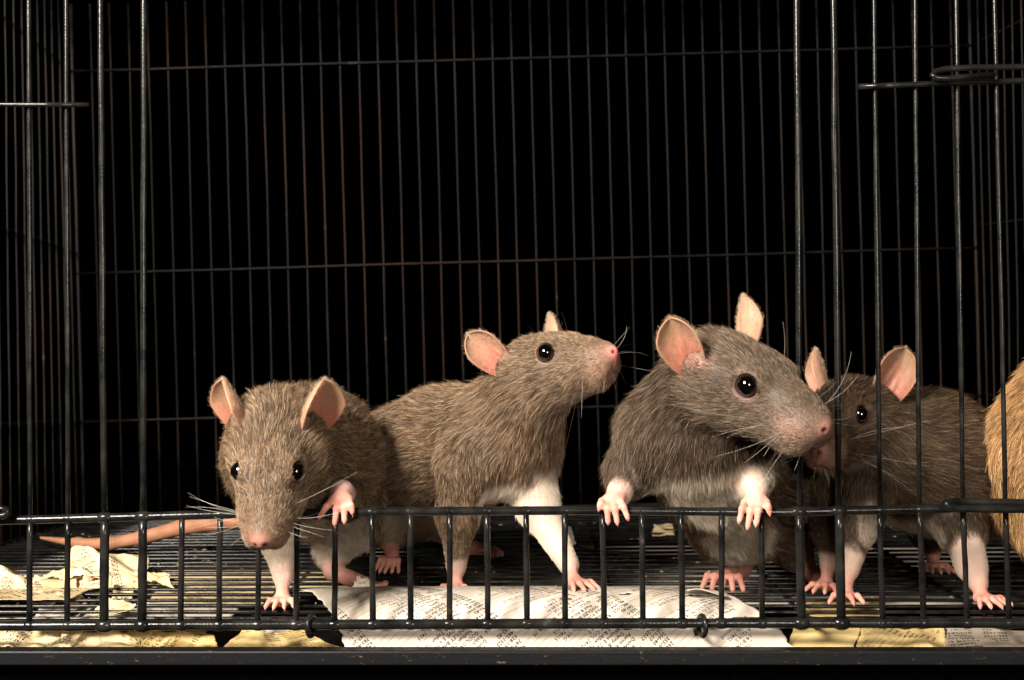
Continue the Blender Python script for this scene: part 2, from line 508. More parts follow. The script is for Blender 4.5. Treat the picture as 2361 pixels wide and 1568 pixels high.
def ear_mesh(base, U, F, H, W, curl, tip=2.0):
    """cupped sheet, thickened: the hollow faces F"""
    U = unit(U); F = unit(np.asarray(F)-U*np.dot(F, U)); S = np.cross(U, F)
    nu, nv = 30, 34
    g = np.zeros((nv, nu, 3)); cc = np.zeros((nv, nu))
    for i in range(nv):
        v = i/(nv-1)
        vv = v**0.9
        w = W*(0.62+0.38*math.sin(math.pi*min(1, 0.06+vv*0.66))**1.2)
        if v > 0.55:
            w *= math.sqrt(max(0.0, 1-((v-0.55)/0.452)**tip))
        for j in range(nu):
            a = -1+2*j/(nu-1)
            phi = curl*(1.12-0.20*v)
            x = w*math.sin(a*phi)/max(0.6, math.sin(min(phi, 1.35)))
            d = w*(1-math.cos(a*phi))*0.95
            rim = max(0.0, abs(a)-0.80)/0.2
            d += rim*0.5
            d += 1.6*math.sin(v*math.pi)*(-1)*(1-a*a)*0.8          # deeper bowl
            d += 0.55*math.exp(-((a+0.25-0.35*v)/0.12)**2)*math.exp(-((v-0.42)/0.2)**2)*2.0   # inner ridge
            d += 0.5*math.exp(-((a-0.35+0.2*v)/0.10)**2)*math.exp(-((v-0.30)/0.18)**2)*2.2
            d += 0.35*math.sin(9*v+5*a)*0.4*(1-v)+0.25*math.sin(14*a+3*v)*0.3
            d += -2.0*(v-0.5)**2+1.4*v
            g[i, j] = base+U*(H*v)+S*x+F*d
            cc[i, j] = v*(1-0.25*(1-abs(a)))
    th = 0.42
    dv = np.gradient(g, axis=0); du = np.gradient(g, axis=1)
    nn = np.cross(du, dv); nn /= np.maximum(1e-6, np.linalg.norm(nn, axis=2))[..., None]
    if (nn*F).sum() < 0: nn = -nn
    a_ = g+nn*th*0.5; b_ = g-nn*th*0.5
    V = np.concatenate([a_.reshape(-1, 3), b_.reshape(-1, 3)])
    n = nu*nv; Fs = []
    for i in range(nv-1):
        for j in range(nu-1):
            q = [i*nu+j, i*nu+j+1, (i+1)*nu+j+1, (i+1)*nu+j]
            Fs.append(q); Fs.append([x+n for x in q[::-1]])
    ring = [j for j in range(nu)]+[i*nu+nu-1 for i in range(1, nv)]+[(nv-1)*nu+j for j in range(nu-2, -1, -1)]+[i*nu for i in range(nv-2, 0, -1)]
    for x in range(len(ring)):
        a, b = ring[x], ring[(x+1) % len(ring)]
        Fs.append([b, a, a+n, b+n])
    t = np.concatenate([cc.reshape(-1), cc.reshape(-1)])[:, None]
    side = np.concatenate([np.zeros(n), np.ones(n)])[:, None]
    deep = np.array([0.56, 0.165, 0.125]); rim_c = np.array([0.46, 0.29, 0.18]); outer = np.array([0.56, 0.34, 0.225])
    C = deep*(1-np.clip(t*1.5, 0, 1))+rim_c*np.clip(t*1.5, 0, 1)
    C = C*(1-side)+outer*side
    return V, np.array(Fs), C

def set_color(me, name, C):
    a = me.attributes.new(name, 'FLOAT_COLOR', 'POINT')
    c4 = np.concatenate([C, np.ones((len(C), 1))], 1).astype(np.float32)
    a.data.foreach_set('color', c4.reshape(-1))

BROWN = np.array([0.142, 0.083, 0.046]); WHITE = np.array([0.58, 0.505, 0.41])

def build_rat(label, B, head, base, fur, seed, voxel=0.72, density=10.5, ears=None, group='rats in the cage', tail=True):
    rng = np.random.default_rng(seed)
    root = empty('rat', base)
    tag(root, label, 'rat', group)
    pos, R, s = head
    if pos is not None:
        add_head(B, pos, R, s, fur.get('bulk', 0.0))
    V, Fc = B.mesh(voxel)
    N = vert_normals(V, Fc)
    # attributes by nearness to each primitive
    D = np.stack([Body.dist(p, V) for p in B.p], 1)
    W = np.exp(-(D-D.min(1, keepdims=True))/1.3)
    W /= W.sum(1, keepdims=True)
    flow = W@np.array([p['flow'] for p in B.p])
    Lh = np.zeros(len(V))
    for i, p in enumerate(B.p):
        if 'L2' in p:
            ba = p['b']-p['a']
            t = np.clip(((V-p['a'])@ba)/max(1e-9, ba@ba), 0, 1)
            Lh += W[:, i]*(p['L']+(p['L2']-p['L'])*t)
        else:
            Lh += W[:, i]*p['L']
    white = W@np.array([p['w'] for p in B.p])
    pink = W@np.array([p['pink'] for p in B.p]); ring = W@np.array([p['ring'] for p in B.p])
    lift = W@np.array([p['lift'] for p in B.p])
    edge = vnoise(V, 3.2, seed)*0.6+vnoise(V, 1.4, seed+3)*0.4-0.5
    for c, r, val in B.paint:
        d = np.sqrt((((V-np.asarray(c[:3]))/np.asarray(r))**2).sum(1))+edge*0.30
        t = np.clip((1.12-d)/0.26, 0, 1)
        white = white*(1-t)+val*t
    pinkc = np.array([0.58, 0.265, 0.205])
    skin = fur['skin']*(1-white[:, None])+np.array([0.54, 0.39, 0.325])*white[:, None]
    pk = np.clip(pink, 0, 1)[:, None]
    red = (vnoise(V, 2.2, seed+9)[:, None]-0.5)*0.5*np.array([0.4, 1.0, 1.0])
    skin = skin*(1-pk)+(pinkc*(1+red))*pk
    if pos is not None:
        nd = np.linalg.norm(V-(pos+s*(R@np.array([37.2, 0, -2.2]))), axis=1)
        nt_ = np.clip((3.6*s-nd)/1.6, 0, 1)[:, None]
        nf = fur.get('nose', 1.0)
        skin = skin*(1-nt_)+(np.array([0.58, 0.185, 0.16])*nf+np.array([0.20, 0.10, 0.075])*(1-nf))*nt_
        for y in (1, -1):
            ed = np.linalg.norm(V-(pos+s*(R@(EYE*np.array([1, y, 1])))), axis=1)
            nsd = np.linalg.norm(V-(pos+s*(R@np.array([37.9, 1.7*y, -1.7]))), axis=1)
            nst = np.clip((1.25*s-nsd)/0.6, 0, 1)[:, None]
            skin = skin*(1-nst)+np.array([0.10, 0.02, 0.018])*nst
            et = np.clip((EYE_R*s+0.75-ed)/0.5, 0, 1)[:, None]
            skin = skin*(1-et)+np.array([0.010, 0.006, 0.005])*et
    tl = np.clip(ring, 0, 1)[:, None]
    skin = skin*(1-tl)+np.array([0.27, 0.125, 0.070])*(0.70+0.6*vnoise(V, 6, seed+5)[:, None])*tl
    me_o = mesh_obj('body', V, Fc, M['skin'], root)
    set_color(me_o.data, 'skin', np.clip(skin, 0, 1))
    if tail and getattr(B, 'tail', None) is not None:
        tp = np.array(B.tail); seg = np.linalg.norm(np.diff(tp, axis=0), axis=1); cs = np.concatenate([[0], np.cumsum(seg)])
        best = np.full(len(V), 1e9); tt = np.zeros(len(V))
        for i in range(len(tp)-1):
            ba = tp[i+1]-tp[i]; t = np.clip(((V-tp[i])@ba)/(ba@ba), 0, 1)
            d = np.linalg.norm(V-tp[i]-t[:, None]*ba, axis=1); m = d < best
            best[m] = d[m]; tt[m] = (cs[i]+t*seg[i])[m]
        ra = me_o.data.attributes.new('ring', 'FLOAT', 'POINT')
        ra.data.foreach_set('value', (np.where(ring > 0.5, tt*math.tau/1.25, 0)).astype(np.float32))
    fuzz = []
    if pos is not None:
        Hd = lambda *v: pos+s*(R@np.array(v, float))
        for y in (1, -1):
            e = Hd(EYE[0], EYE[1]*y, EYE[2])
            bm = bmesh.new()
            bmesh.ops.create_uvsphere(bm, u_segments=32, v_segments=20, radius=EYE_R*s)
            ev = np.array([v.co[:] for v in bm.verts])+e
            ef = [[v.index for v in f.verts] for f in bm.faces]
            bm.free()
            mesh_obj('eye', ev, ef, M['eye'], root)
            eo = dict(U=(-0.42, 0.34, 0.84), F=(0.42, 0.86, 0.15), H=20.0, W=8.0, curl=1.2)
            if ears: eo.update(ears[0 if y > 0 else 1] or {})
            m = np.array([1, y, 1])
            ebase = Hd(*((EARB+np.array(eo.get('shift', (0, 0, 0))))*m))
            v, f, C = ear_mesh(ebase, R@(np.array(eo['U'])*m), R@(np.array(eo['F'])*m), eo['H']*s, eo['W']*s, eo['curl'], eo.get('tip', 2.0))
            eobj = mesh_obj('ear', v, f, M['ear'], root)
            set_color(eobj.data, 'skin', C)
            fuzz.append((v, f, R@np.array([-0.5, 0.3*y, 0.8])))
    # ---- fur
    tri = np.concatenate([Fc[:, [0, 1, 2]], Fc[:, [0, 2, 3]]])
    A = 0.5*np.linalg.norm(np.cross(V[tri[:, 1]]-V[tri[:, 0]], V[tri[:, 2]]-V[tri[:, 0]]), axis=1)
    hairy = np.clip(np.minimum(1.12-pink, 1-1.25*ring), 0, 1)*(Lh > 0.4)
    view = np.array([0, CAM_Y, CAM_Z])-V
    facing = (N*view).sum(1)/np.linalg.norm(view, axis=1)
    dens = hairy*np.where(Lh < 4.0, 1.9, 1.0)*np.where(facing < -0.25, 0.45, 1.0)
    wgt = A*dens[tri].mean(1)
    n = int(wgt.sum()*density)
    pick = np.searchsorted(np.cumsum(wgt)/wgt.sum(), rng.random(n))
    pick = np.minimum(pick, len(tri)-1)
    r1, r2 = np.sqrt(rng.random(n)), rng.random(n)
    bw = np.stack([1-r1, r1*(1-r2), r1*r2], 1)
    ip = lambda q: (q[tri[pick]]*(bw[..., None] if q.ndim == 2 else bw)).sum(1)
    p0, nn = ip(V), ip(N)
    nn /= np.linalg.norm(nn, axis=1)[:, None]
    fl, ll, ww, li = ip(flow), ip(Lh), ip(white), ip(lift)
    # combed direction with soft swirls
    sw = np.stack([vnoise(p0, 9, seed+20+i)+0.5*vnoise(p0, 4, seed+30+i)-0.75 for i in range(3)], 1)
    fl = fl/np.maximum(1e-6, np.linalg.norm(fl, axis=1))[:, None]+0.60*sw+0.15*rng.normal(size=(n, 3))
    fl -= nn*(fl*nn).sum(1)[:, None]
    fl /= np.maximum(1e-6, np.linalg.norm(fl, axis=1))[:, None]
    guard = rng.random(n) < 0.07
    ln = ll*fur.get('len', 0.70)*(0.72+0.5*rng.random(n))*np.where(guard, 1.35, 1.0)*(0.85+0.3*vnoise(p0, 7, seed+50))
    lf = np.clip(li+0.13*rng.normal(size=n)+np.where(guard, 0.10, 0)+0.25*(vnoise(p0, 5, seed+51)-0.5), 0.06, 1.1)
    d0 = fl*np.cos(lf)[:, None]+nn*np.sin(lf)[:, None]
    K = 5
    t = np.linspace(0, 1, K)[None, :, None]
    curve = p0[:, None]-nn[:, None]*0.25+d0[:, None]*t*ln[:, None, None]+(fl-0.35*nn)[:, None]*(t**2)*(0.22*ln)[:, None, None]
    # clumping towards a sparse set of leaders
    wp = p0+np.stack([vnoise(p0, 1.1, seed+80+i)-0.5 for i in range(3)], 1)*1.5
    ky = np.floor(wp/1.35).astype(np.int64)
    ky = (ky[:, 0]+4096)*(1 << 26)+(ky[:, 1]+4096)*(1 << 13)+(ky[:, 2]+4096)
    _, first, nearid = np.unique(ky, return_index=True, return_inverse=True)
    nearid = nearid.reshape(-1); nc = len(first)
    near = first[nearid]
    amt = (0.22+0.40*vnoise(p0, 6, seed+60))*np.clip(ll/6.0, 0.1, 1)*np.where(guard, 0.3, 1)
    # spread lengths along the leader so that clump tips taper
    lc = curve[near]
    curve = curve*(1-amt[:, None, None]*t**1.6)+lc*(amt[:, None, None]*t**1.6)
    keep = np.ones(n, bool)
    if pos is not None:
        for y in (1, -1):
            e = pos+s*(R@(EYE*np.array([1, y, 1])))
            keep &= ((curve-e)**2).sum(2).min(1) > (EYE_R*s+0.35)**2
    rad = np.array([1.0, 0.95, 0.8, 0.55, 0.12])[None, :]*(fur.get('rad', 0.043)*(0.8+0.4*rng.random(n))*np.where(ll < 4, 0.85, 1))[:, None]
    # tint
    big = vnoise(p0, 14, seed+70)*0.6+vnoise(p0, 5, seed+71)*0.4
    br = fur['brown']*(0.40+0.95*big[:, None])*(0.30+1.40*rng.random((nc, 1))[nearid]**1.5)*(0.65+0.7*rng.random((n, 1)))
    pale = rng.random((n, 1)) < fur.get('pale', 0.17)
    br = np.where(pale, fur['light']*(0.7+0.5*rng.random((n, 1))), br)
    dark = rng.random((n, 1)) < 0.12
    br = np.where(dark & ~pale, fur['brown']*0.32, br)
    wh = WHITE*(0.85+0.2*rng.random((n, 1)))
    soft = np.clip((ww+0.18*rng.normal(size=n)-0.28)/0.44, 0, 1)[:, None]
    tint = np.clip(br*(1-soft)+wh*soft, 0.004, 0.93)
    parts = [(curve[keep], rad[keep], tint[keep])]
    for v, f, fd in fuzz:                                         # short down on the ears
        m_ = 2600
        q = f[rng.integers(len(f), size=m_)]
        w4 = rng.dirichlet(np.ones(4), m_)
        p = (v[q]*w4[..., None]).sum(1)
        nq = np.cross(v[q[:, 2]]-v[q[:, 0]], v[q[:, 3]]-v[q[:, 1]]); nq /= np.maximum(1e-9, np.linalg.norm(nq, axis=1))[:, None]
        dd = 0.75*unit(fd)+0.55*nq+0.35*rng.normal(size=(m_, 3))
        dd /= np.linalg.norm(dd, axis=1)[:, None]
        L_ = (0.7+1.1*rng.random(m_))
        cv = p[:, None]+dd[:, None]*t*L_[:, None, None]
        parts.append((cv, np.array([1, .9, .7, .5, .1])[None]*np.full((m_, 1), 0.026), np.clip(np.array([0.62, 0.45, 0.32])*(0.4+0.9*rng.random((m_, 1))), 0, .9)))
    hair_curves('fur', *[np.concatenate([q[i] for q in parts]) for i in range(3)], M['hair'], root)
    # ---- whiskers
    if pos is not None:
        rows = []
        for y in (1, -1):
            for i in range(11):
                a, b = rng.random(), rng.random()
                r0 = np.array([21+9*a, (6.6+1.2*(1-a))*y, -1.5-6.2*b])
                d = unit([0.05+0.55*a+0.30*rng.normal(), (1.0)*y, (0.75-1.5*b)+0.25*rng.normal()])
                ln_ = (17+26*(1-a)*(0.5+rng.random()))*fur.get('whisk', 1.0)
                drop = np.array([-0.40+0.3*rng.normal(), 0.0, -0.30+0.25*rng.normal()])
                rows.append((r0, d, ln_, drop, 0.048))
            for i in range(1):
                rows.append((np.array([9+3*rng.random(), 8.2*y, 9.5]), unit([-0.2+.3*rng.normal(), .5*y, 1]), 9+5*rng.random(), np.array([-.5, .2*y, -.2]), 0.035))
        for i in range(18):                                       # chin and lip bristles
            a = rng.random(); y = rng.normal()*0.8
            rows.append((np.array([20+13*a, 2.6*y, -8.0-1.5*(1-a)]), unit([0.25, 0.5*y, -1]), 4+6*rng.random(), np.array([-.3, 0, -.2]), 0.06))
        k = 9; t = np.linspace(0, 1, k)[:, None]
        pts = np.array([Hd(0, 0, 0)+s*((r0+d*ln_*t+drop*ln_*0.55*t*t)@R.T) for r0, d, ln_, drop, w in rows])
        rd = np.array([[w*(1-0.85*x) for x in np.linspace(0, 1, k)] for *_, w in rows])
        tn = np.where(rng.random((len(rows), 1)) < 0.55, np.array([[0.75, 0.70, 0.62]]), np.array([[0.06, 0.045, 0.035]]))
        hair_curves('whiskers', pts, rd, tn, M['whisker'], root)
    return root

def digits(B, specs, r=1.45, claw=True):
    """each spec: list of points base -> tip; pink finger with a claw"""
    for pts in specs:
        pts = [np.asarray(p, float) for p in pts]
        n = len(pts)
        rs = [r*(1.0-0.22*i/(n-1)) for i in range(n)]
        B.chain(pts, rs, k=0.9, L=0.0, pink=1.0)
        if claw:
            d = unit(pts[-1]-pts[-2]); d = unit(d+np.array([0, 0, -0.5]))
            B.cone(pts[-1]+d*0.5, pts[-1]+d*2.5, r*0.55, 0.22, k=0.6, L=0, pink=0.8, w=0.6)

def flat_paw(B, wrist, centre, fwd, floor, n=4, length=9.5, width=8.5, fan=26, r=1.4, pr=2.7, hump=1.2):
    """open paw standing on a surface at height floor"""
    wrist = np.asarray(wrist, float); c = np.array([centre[0], centre[1], floor+2.4])
    f = unit([fwd[0], fwd[1], 0]); s = np.array([-f[1], f[0], 0])
    B.cone(wrist, c, pr*1.02, pr, k=2.5, L=1.1, pink=0.72, w=0.5, lift=0.15)
    Rm = np.stack([f, s, np.array([0, 0, 1.0])], 1)
    B.ell(c+f*0.8, np.array([4.2, width*0.5, 2.3]), Rm, k=2.0, L=0.8, pink=0.88, w=0.9, lift=0.15)
    sp = []
    for i in range(n):
        u = (i-(n-1)/2)/((n-1)/2)
        a = math.radians(fan*u)
        d = f*math.cos(a)+s*math.sin(a)
        L_ = length*(1-0.24*u*u)
        b = c+f*2.2+s*u*width*0.40
        sp.append([b, b+d*L_*0.45+np.array([0, 0, hump*0.5]), np.array([*(b+d*L_)[:2], floor+r*0.75])])
    digits(B, sp, r=r)

FUR1 = dict(brown=BROWN, light=np.array([0.53, 0.395, 0.27]), skin=np.array([0.085, 0.056, 0.036]), nose=0.0, whisk=0.6)
FUR = dict(brown=BROWN, light=np.array([0.53, 0.395, 0.27]), skin=np.array([0.085, 0.056, 0.036]))
FUR3 = dict(brown=BROWN*np.array([0.44, 0.47, 0.53]), light=np.array([0.33, 0.25, 0.18]), skin=np.array([0.06, 0.043, 0.03]), nose=0.0, bulk=1.0, pale=0.13)
FUR4 = dict(brown=BROWN*0.40, light=np.array([0.28, 0.185, 0.11]), nose=0.0, skin=np.array([0.045, 0.03, 0.02]), pale=0.12)  # brown scaled down: the neighbouring rat's shadow is put into the fur colour
FUR5 = dict(brown=np.array([0.33, 0.165, 0.060]), light=np.array([0.80, 0.52, 0.25]), skin=np.array([0.14, 0.075, 0.03]), pale=0.35, len=0.8, rad=0.065)

def grip(B, wrist, palm, fingers, elbow_flow=None):
    """hand hooked over the top rail: palm above it, fingers down its front"""
    B.cone(wrist, palm, 3.2, 3.2, k=2.0, L=1.6, pink=0.35, w=0.95, lift=0.2)
    B.ell(palm+np.array([0, -0.3, -0.6]), np.array([5.2, 3.4, 2.7]), None, k=1.6, L=0.8, pink=0.88, w=0.9, lift=0.15)
    sp = []
    for (bx, by), (tx, ty) in fingers:
        b = P(bx, by, 0.6); t = P(tx, ty-9, -3.7)
        m = P(bx+(tx-bx)*0.45, by+(ty-by)*0.30, -3.6)
        sp.append([b, m, t])
    digits(B, sp, r=1.5)

def rat_over_rail():
    B = Body()
    sp = [P(642, 1010, 4), P(672, 1055, 38), P(712, 1055, 74), P(738, 1090, 112)]
    B.chain(sp, [20, 26, 30, 31.5], k=10, L=7.5)
    B.ell(P(800, 1165, 100), np.array([16, 22, 20]), None, k=9, flow=(0.2, 0.3, -1), L=7.5)            # haunch
    B.chain([P(640, 1150, 30), P(640, 1235, 32), P(652, 1325, 33)], [11, 7.0, 4.4], k=6, L=[5, 3.2, 1.3], w=0.15)
    flat_paw(B, P(652, 1325, 33), P(651, 1372, 30), (0.02, -1), 1.6, fan=24, length=7.5)
    B.chain([P(735, 1120, 30), P(790, 1150, 24), P(789, 1132, 9)], [11, 8, 4.6], k=6, L=[6, 4, 1.6])
    grip(B, P(789, 1128, 7), P(786, 1148, 2.5), [((766, 1153), (738, 1199)), ((779, 1154), (772, 1214)), ((793, 1153), (794, 1209)), ((806, 1155), (812, 1188))])
    # hind foot
    heel, ball = P(768, 1318, 92), P(838, 1346, 86)
    B.chain([P(800, 1225, 104), P(765, 1275, 100), heel], [12, 7, 3.8], k=6, L=[5, 3, 1.2])
    B.chain([heel, ball], [3.9, 3.6], k=3, L=0.9, pink=0.75)
    f = unit(ball-heel); s = np.array([-f[1], f[0], 0])
    digits(B, [[ball+s*u*3.4, ball+s*u*4.2+f*5+np.array([0, 0, .6]), np.array([*(ball+s*u*5+f*(11-abs(u)*2))[:2], 1.8])] for u in (-1, -.5, 0, .5, 1)], r=1.4)
    B.tail = [P(700, 1165, 140), P(600, 1190, 172), P(510, 1204, 186), P(420, 1216, 195), P(330, 1240, 200), P(250, 1254, 200), P(180, 1253, 206), P(94, 1240, 214)]
    B.chain(B.tail, [6.5, 4.8, 4.3, 4.0, 3.6, 3.2, 2.7, 0.9], k=3, L=0.7, ring=1.0, pink=0.0)
    B.paint = [(P(770, 1260, 70), (22, 40, 17), 0.85), (P(700, 1245, 40), (20, 25, 16), 0.75), (P(651, 1345, 32), (9, 12, 13), 1.0), (P(789, 1140, 7), (7, 8, 5.5), 1.0)]
    h = (np.array([-92.5, -8, 67.4]), euler_R(-92.5, 47, 0), 1.10)
    return build_rat('brown rat facing the viewer, head lowered over the top rail, one paw on it', B, h, P(690, 1400, 60), FUR1, 11, ears=[dict(tip=1.3, W=9.4, curl=1.1, F=(0.62, 0.72, 0.1)), dict(tip=1.3, W=9.4, curl=1.1, F=(0.62, 0.72, 0.1))])

def rat_looking_right():
    B = Body()
    sp = [P(1222, 912, 54), P(1155, 1010, 72), P(1030, 1045, 108), P(920, 1095, 150)]
    B.chain(sp, [17.5, 24, 29, 33], k=10, L=7.8)
    B.chain([P(1075, 1070, 56), P(1055, 1185, 60), P(1052, 1305, 66)], [13.5, 8.0, 4.6], k=7, L=[6, 3.5, 1.3])
    B.chain([P(1222, 1050, 74), P(1238, 1165, 66), P(1310, 1300, 50)], [12, 8.4, 4.6], k=7, L=[5.5, 3.2, 1.3], w=0.35)
    flat_paw(B, P(1052, 1305, 66), P(1050, 1350, 64), (-0.1, -1), 1.6)
    flat_paw(B, P(1310, 1300, 50), P(1326, 1356, 42), (0.62, -1), 6.8, fan=24, length=8.5)
    for (ank, heel, ball, side) in ((P(890, 1200, 140), P(900, 1250, 142), P(905, 1290, 130), 0), (P(1060, 1225, 180), P(1070, 1262, 182), P(1110, 1266, 178), 1)):
        B.chain([P(930, 1150, 155), ank, heel], [16, 7.5, 3.9], k=7, L=[6, 3, 1])
        B.chain([heel, ball], [3.8, 3.4], k=3, L=0.8, pink=0.7)
        f = unit((ball-heel)*np.array([1, 1, 0.0])) if side else unit([-0.25, -1, 0]); s = np.array([-f[1], f[0], 0])
        digits(B, [[ball+s*u*3.2, ball+s*u*4.6+f*5+np.array([0, 0, .4]), np.array([*(ball+s*u*6+f*(11-abs(u)*2))[:2], 1.8])] for u in (-1, -.5, 0, .5, 1)], r=1.4)
    B.paint = [(P(1165, 1150, 62), (15, 16, 17), 0.9), (P(1275, 1235, 56), (15, 20, 31), 1.0), (P(1000, 1225, 110), (30, 50, 14), 0.7), (P(1053, 1330, 64), (9, 9, 9), 0.7)]
    h = (np.array([13.2, 49, 101.0]), euler_R(-42, -12, 10), 1.05)
    B.tail = [P(900, 1150, 175), P(840, 1180, 210), P(790, 1215, 235)]
    B.chain(B.tail, [6, 5, 4.5], k=3, L=0.7, ring=1.0)
    return build_rat('brown rat with raised pink nose turned right, white left foreleg on printed sheet', B, h, P(1040, 1400, 90), FUR, 23, ears=[dict(tip=1.35, H=16.5, W=7.2, U=(0.22, 0.20, 0.95), F=(0.80, 0.50, 0.1), shift=(6.0, -1.5, 1.0)), dict(W=6.9, H=20.5)])

def rat_gripping_rail():
    B = Body()
    sp = [P(1640, 880, 0), P(1590, 990, 18), P(1648, 1085, 40), P(1710, 1150, 72), P(1745, 1125, 104)]
    B.chain(sp, [20, 23.5, 23, 25, 28], k=10, L=7.8)
    B.chain([P(1500, 1000, 20), P(1455, 1085, 22), P(1426, 1140, 8)], [14, 9.3, 4.8], k=7, L=[7, 5.5, 2])
    B.chain([P(1690, 1030, 14), P(1725, 1090, 16), P(1742, 1122, 6)], [13, 9, 4.8], k=7, L=[7, 5.5, 2])
    grip(B, P(1428, 1128, 8), P(1414, 1150, 2.5), [((1387, 1155), (1382, 1179)), ((1398, 1156), (1402, 1211)), ((1413, 1156), (1423, 1212)), ((1430, 1154), (1447, 1202))])
    grip(B, P(1744, 1120, 5), P(1742, 1150, 2.2), [((1716, 1158), (1705, 1209)), ((1736, 1158), (1724, 1223)), ((1754, 1158), (1744, 1216)), ((1769, 1159), (1774, 1190))])
    heel, ball = P(1705, 1312, 88), P(1670, 1330, 77)
    B.chain([P(1670, 1215, 78), P(1700, 1270, 90), heel], [15, 8, 4.2], k=7, L=[6, 3, 1])
    B.chain([heel, ball], [4.2, 4.2], k=3, L=0.9, pink=0.72)
    f = unit([-0.25, -1, 0]); s = np.array([-f[1], f[0], 0])
    digits(B, [[ball+s*u*4.2, ball+s*u*7+f*5+np.array([0, 0, 1.2]), np.array([*(ball+s*u*9.0+f*(10-abs(u)*3))[:2], 2.0])] for u in (-1, -.5, 0, .5, 1)], r=1.7)
    h2, b2 = P(1850, 1300, 100), P(1880, 1330, 92)
    B.chain([P(1790, 1220, 92), P(1830, 1270, 100), h2], [14, 8, 4], k=7, L=[6, 3, 1])
    B.chain([h2, b2], [4, 4], k=3, L=0.9, pink=0.72)
    B.paint = [(P(1636, 1098, 16), (25, 22, 14.5), 0.92), (P(1700, 1250, 45), (16, 24, 22), 0.82), (P(1426, 1140, 7), (6.8, 7, 5.4), 1.0), (P(1742, 1136, 5), (7.2, 7, 5.6), 1.0), (P(1655, 1170, 20), (14, 12, 13), 0.8)]
    B.tail = [P(1750, 1200, 125), P(1760, 1190, 170), P(1800, 1180, 210)]
    B.chain(B.tail, [7, 5, 4.5], k=3, L=0.7, ring=1.0)
    h = (np.array([87.0, -16, 97.5]), euler_R(-46, 21.5, 14), 1.16)
    return build_rat('largest grey brown rat leaning out with both pink front paws on the rail', B, h, P(1690, 1400, 80), FUR3, 37, ears=[dict(U=(-0.30, 0.22, 0.9), tip=1.35, H=18.5, W=7.4), dict(H=19.0, W=7.2)])

def rat_behind_bars():
    B = Body()
    sp = [P(1985, 985, 62), P(2055, 1055, 72), P(2140, 1062, 78), P(2190, 1095, 86)]
    B.chain(sp, [19, 25, 29, 28], k=10, L=7.5)
    B.chain([P(2000, 1120, 55), P(1985, 1200, 50), P(1960, 1310, 46)], [12, 7.6, 4.2], k=7, L=[5.5, 3.2, 1.2])
    B.chain([P(1930, 1110, 78), P(1915, 1215, 74), P(1912, 1300, 72)], [12, 7.6, 4.2], k=7, L=[5.5, 3.2, 1.2])
    flat_paw(B, P(1960, 1310, 46), P(1948, 1362, 42), (-0.15, -1), 1.6, fan=28)
    flat_paw(B, P(1912, 1300, 72), P(1904, 1334, 68), (-0.5, -1), 1.6)
    B.chain([P(2195, 1120, 72), P(2215, 1215, 56), P(2238, 1300, 44), P(2256, 1345, 40)], [19, 9.5, 5.0, 3.9], k=8, L=[7, 4, 1.6, 1.0])
    flat_paw(B, P(2254, 1340, 40), P(2264, 1372, 34), (0.38, -1), 1.6, n=5, fan=34, length=10)
    B.chain([P(2150, 1140, 110), P(2140, 1220, 122), P(2150, 1270, 130)], [16, 8, 4.4], k=7, L=[6, 3, 1])
    flat_paw(B, P(2150, 1270, 130), P(2152, 1300, 124), (0, -1), 1.6, n=5, length=10)
    B.paint = [(P(2080, 1215, 72), (28, 26, 10), 0.55), (P(1952, 1330, 45), (10, 10, 14), 0.9), (P(2246, 1320, 42), (12, 14, 17), 0.95), (P(1908, 1310, 70), (9, 10, 8), 0.7), (P(2010, 1205, 42), (6, 8, 12), 0.6)]
    B.tail = [P(2235, 1120, 110), P(2260, 1180, 140), P(2290, 1220, 170)]
    B.chain(B.tail, [7, 5, 4.5], k=3, L=0.7, ring=1.0)
    h = (np.array([145.5, 58, 80.0]), euler_R(-122, 18, -4), 1.08)
    return build_rat('brown rat, fur colour darkened as shade, standing wholly behind the upright bars at right, facing left', B, h, P(2090, 1400, 70), FUR4, 51, ears=[dict(H=23, W=8.0, F=(0.85, 0.45, 0.0)), dict(tip=1.35)])

def rat_at_edge():
    B = Body()
    sp = [P(2520, 830, 70), P(2475, 960, 62), P(2430, 1040, 56), P(2425, 1130, 60)]
    B.chain(sp, [21, 26, 27, 27], k=10, sgn=1, L=8.5)
    B.chain([P(2440, 1150, 50), P(2420, 1240, 44), P(2440, 1330, 40)], [17, 9, 4.5], k=8, L=6)
    flat_paw(B, P(2440, 1330, 40), P(2450, 1370, 36), (0.5, -1), 1.6, n=5, length=10)
    B.chain([P(2560, 930, 60), P(2600, 1080, 50), P(2600, 1300, 46)], [13, 9, 4.5], k=8, L=6)
    flat_paw(B, P(2600, 1300, 46), P(2605, 1360, 40), (0.5, -1), 1.6)
    B.chain([P(2480, 1150, 80), P(2480, 1250, 90), P(2490, 1310, 90)], [17, 9, 4.5], k=8, L=6)
    B.tail = [P(2420, 1170, 85), P(2400, 1240, 130), P(2420, 1240, 190)]
    B.chain(B.tail, [7, 5.4, 4.5], k=3, L=0.7, ring=1.0)
    h = (P(2570, 800, 66), euler_R(-20, 0, 0), 1.08)
    return build_rat('golden tan rat cut off by the right edge of the picture', B, h, P(2450, 1400, 60), FUR5, 67, density=4.0)

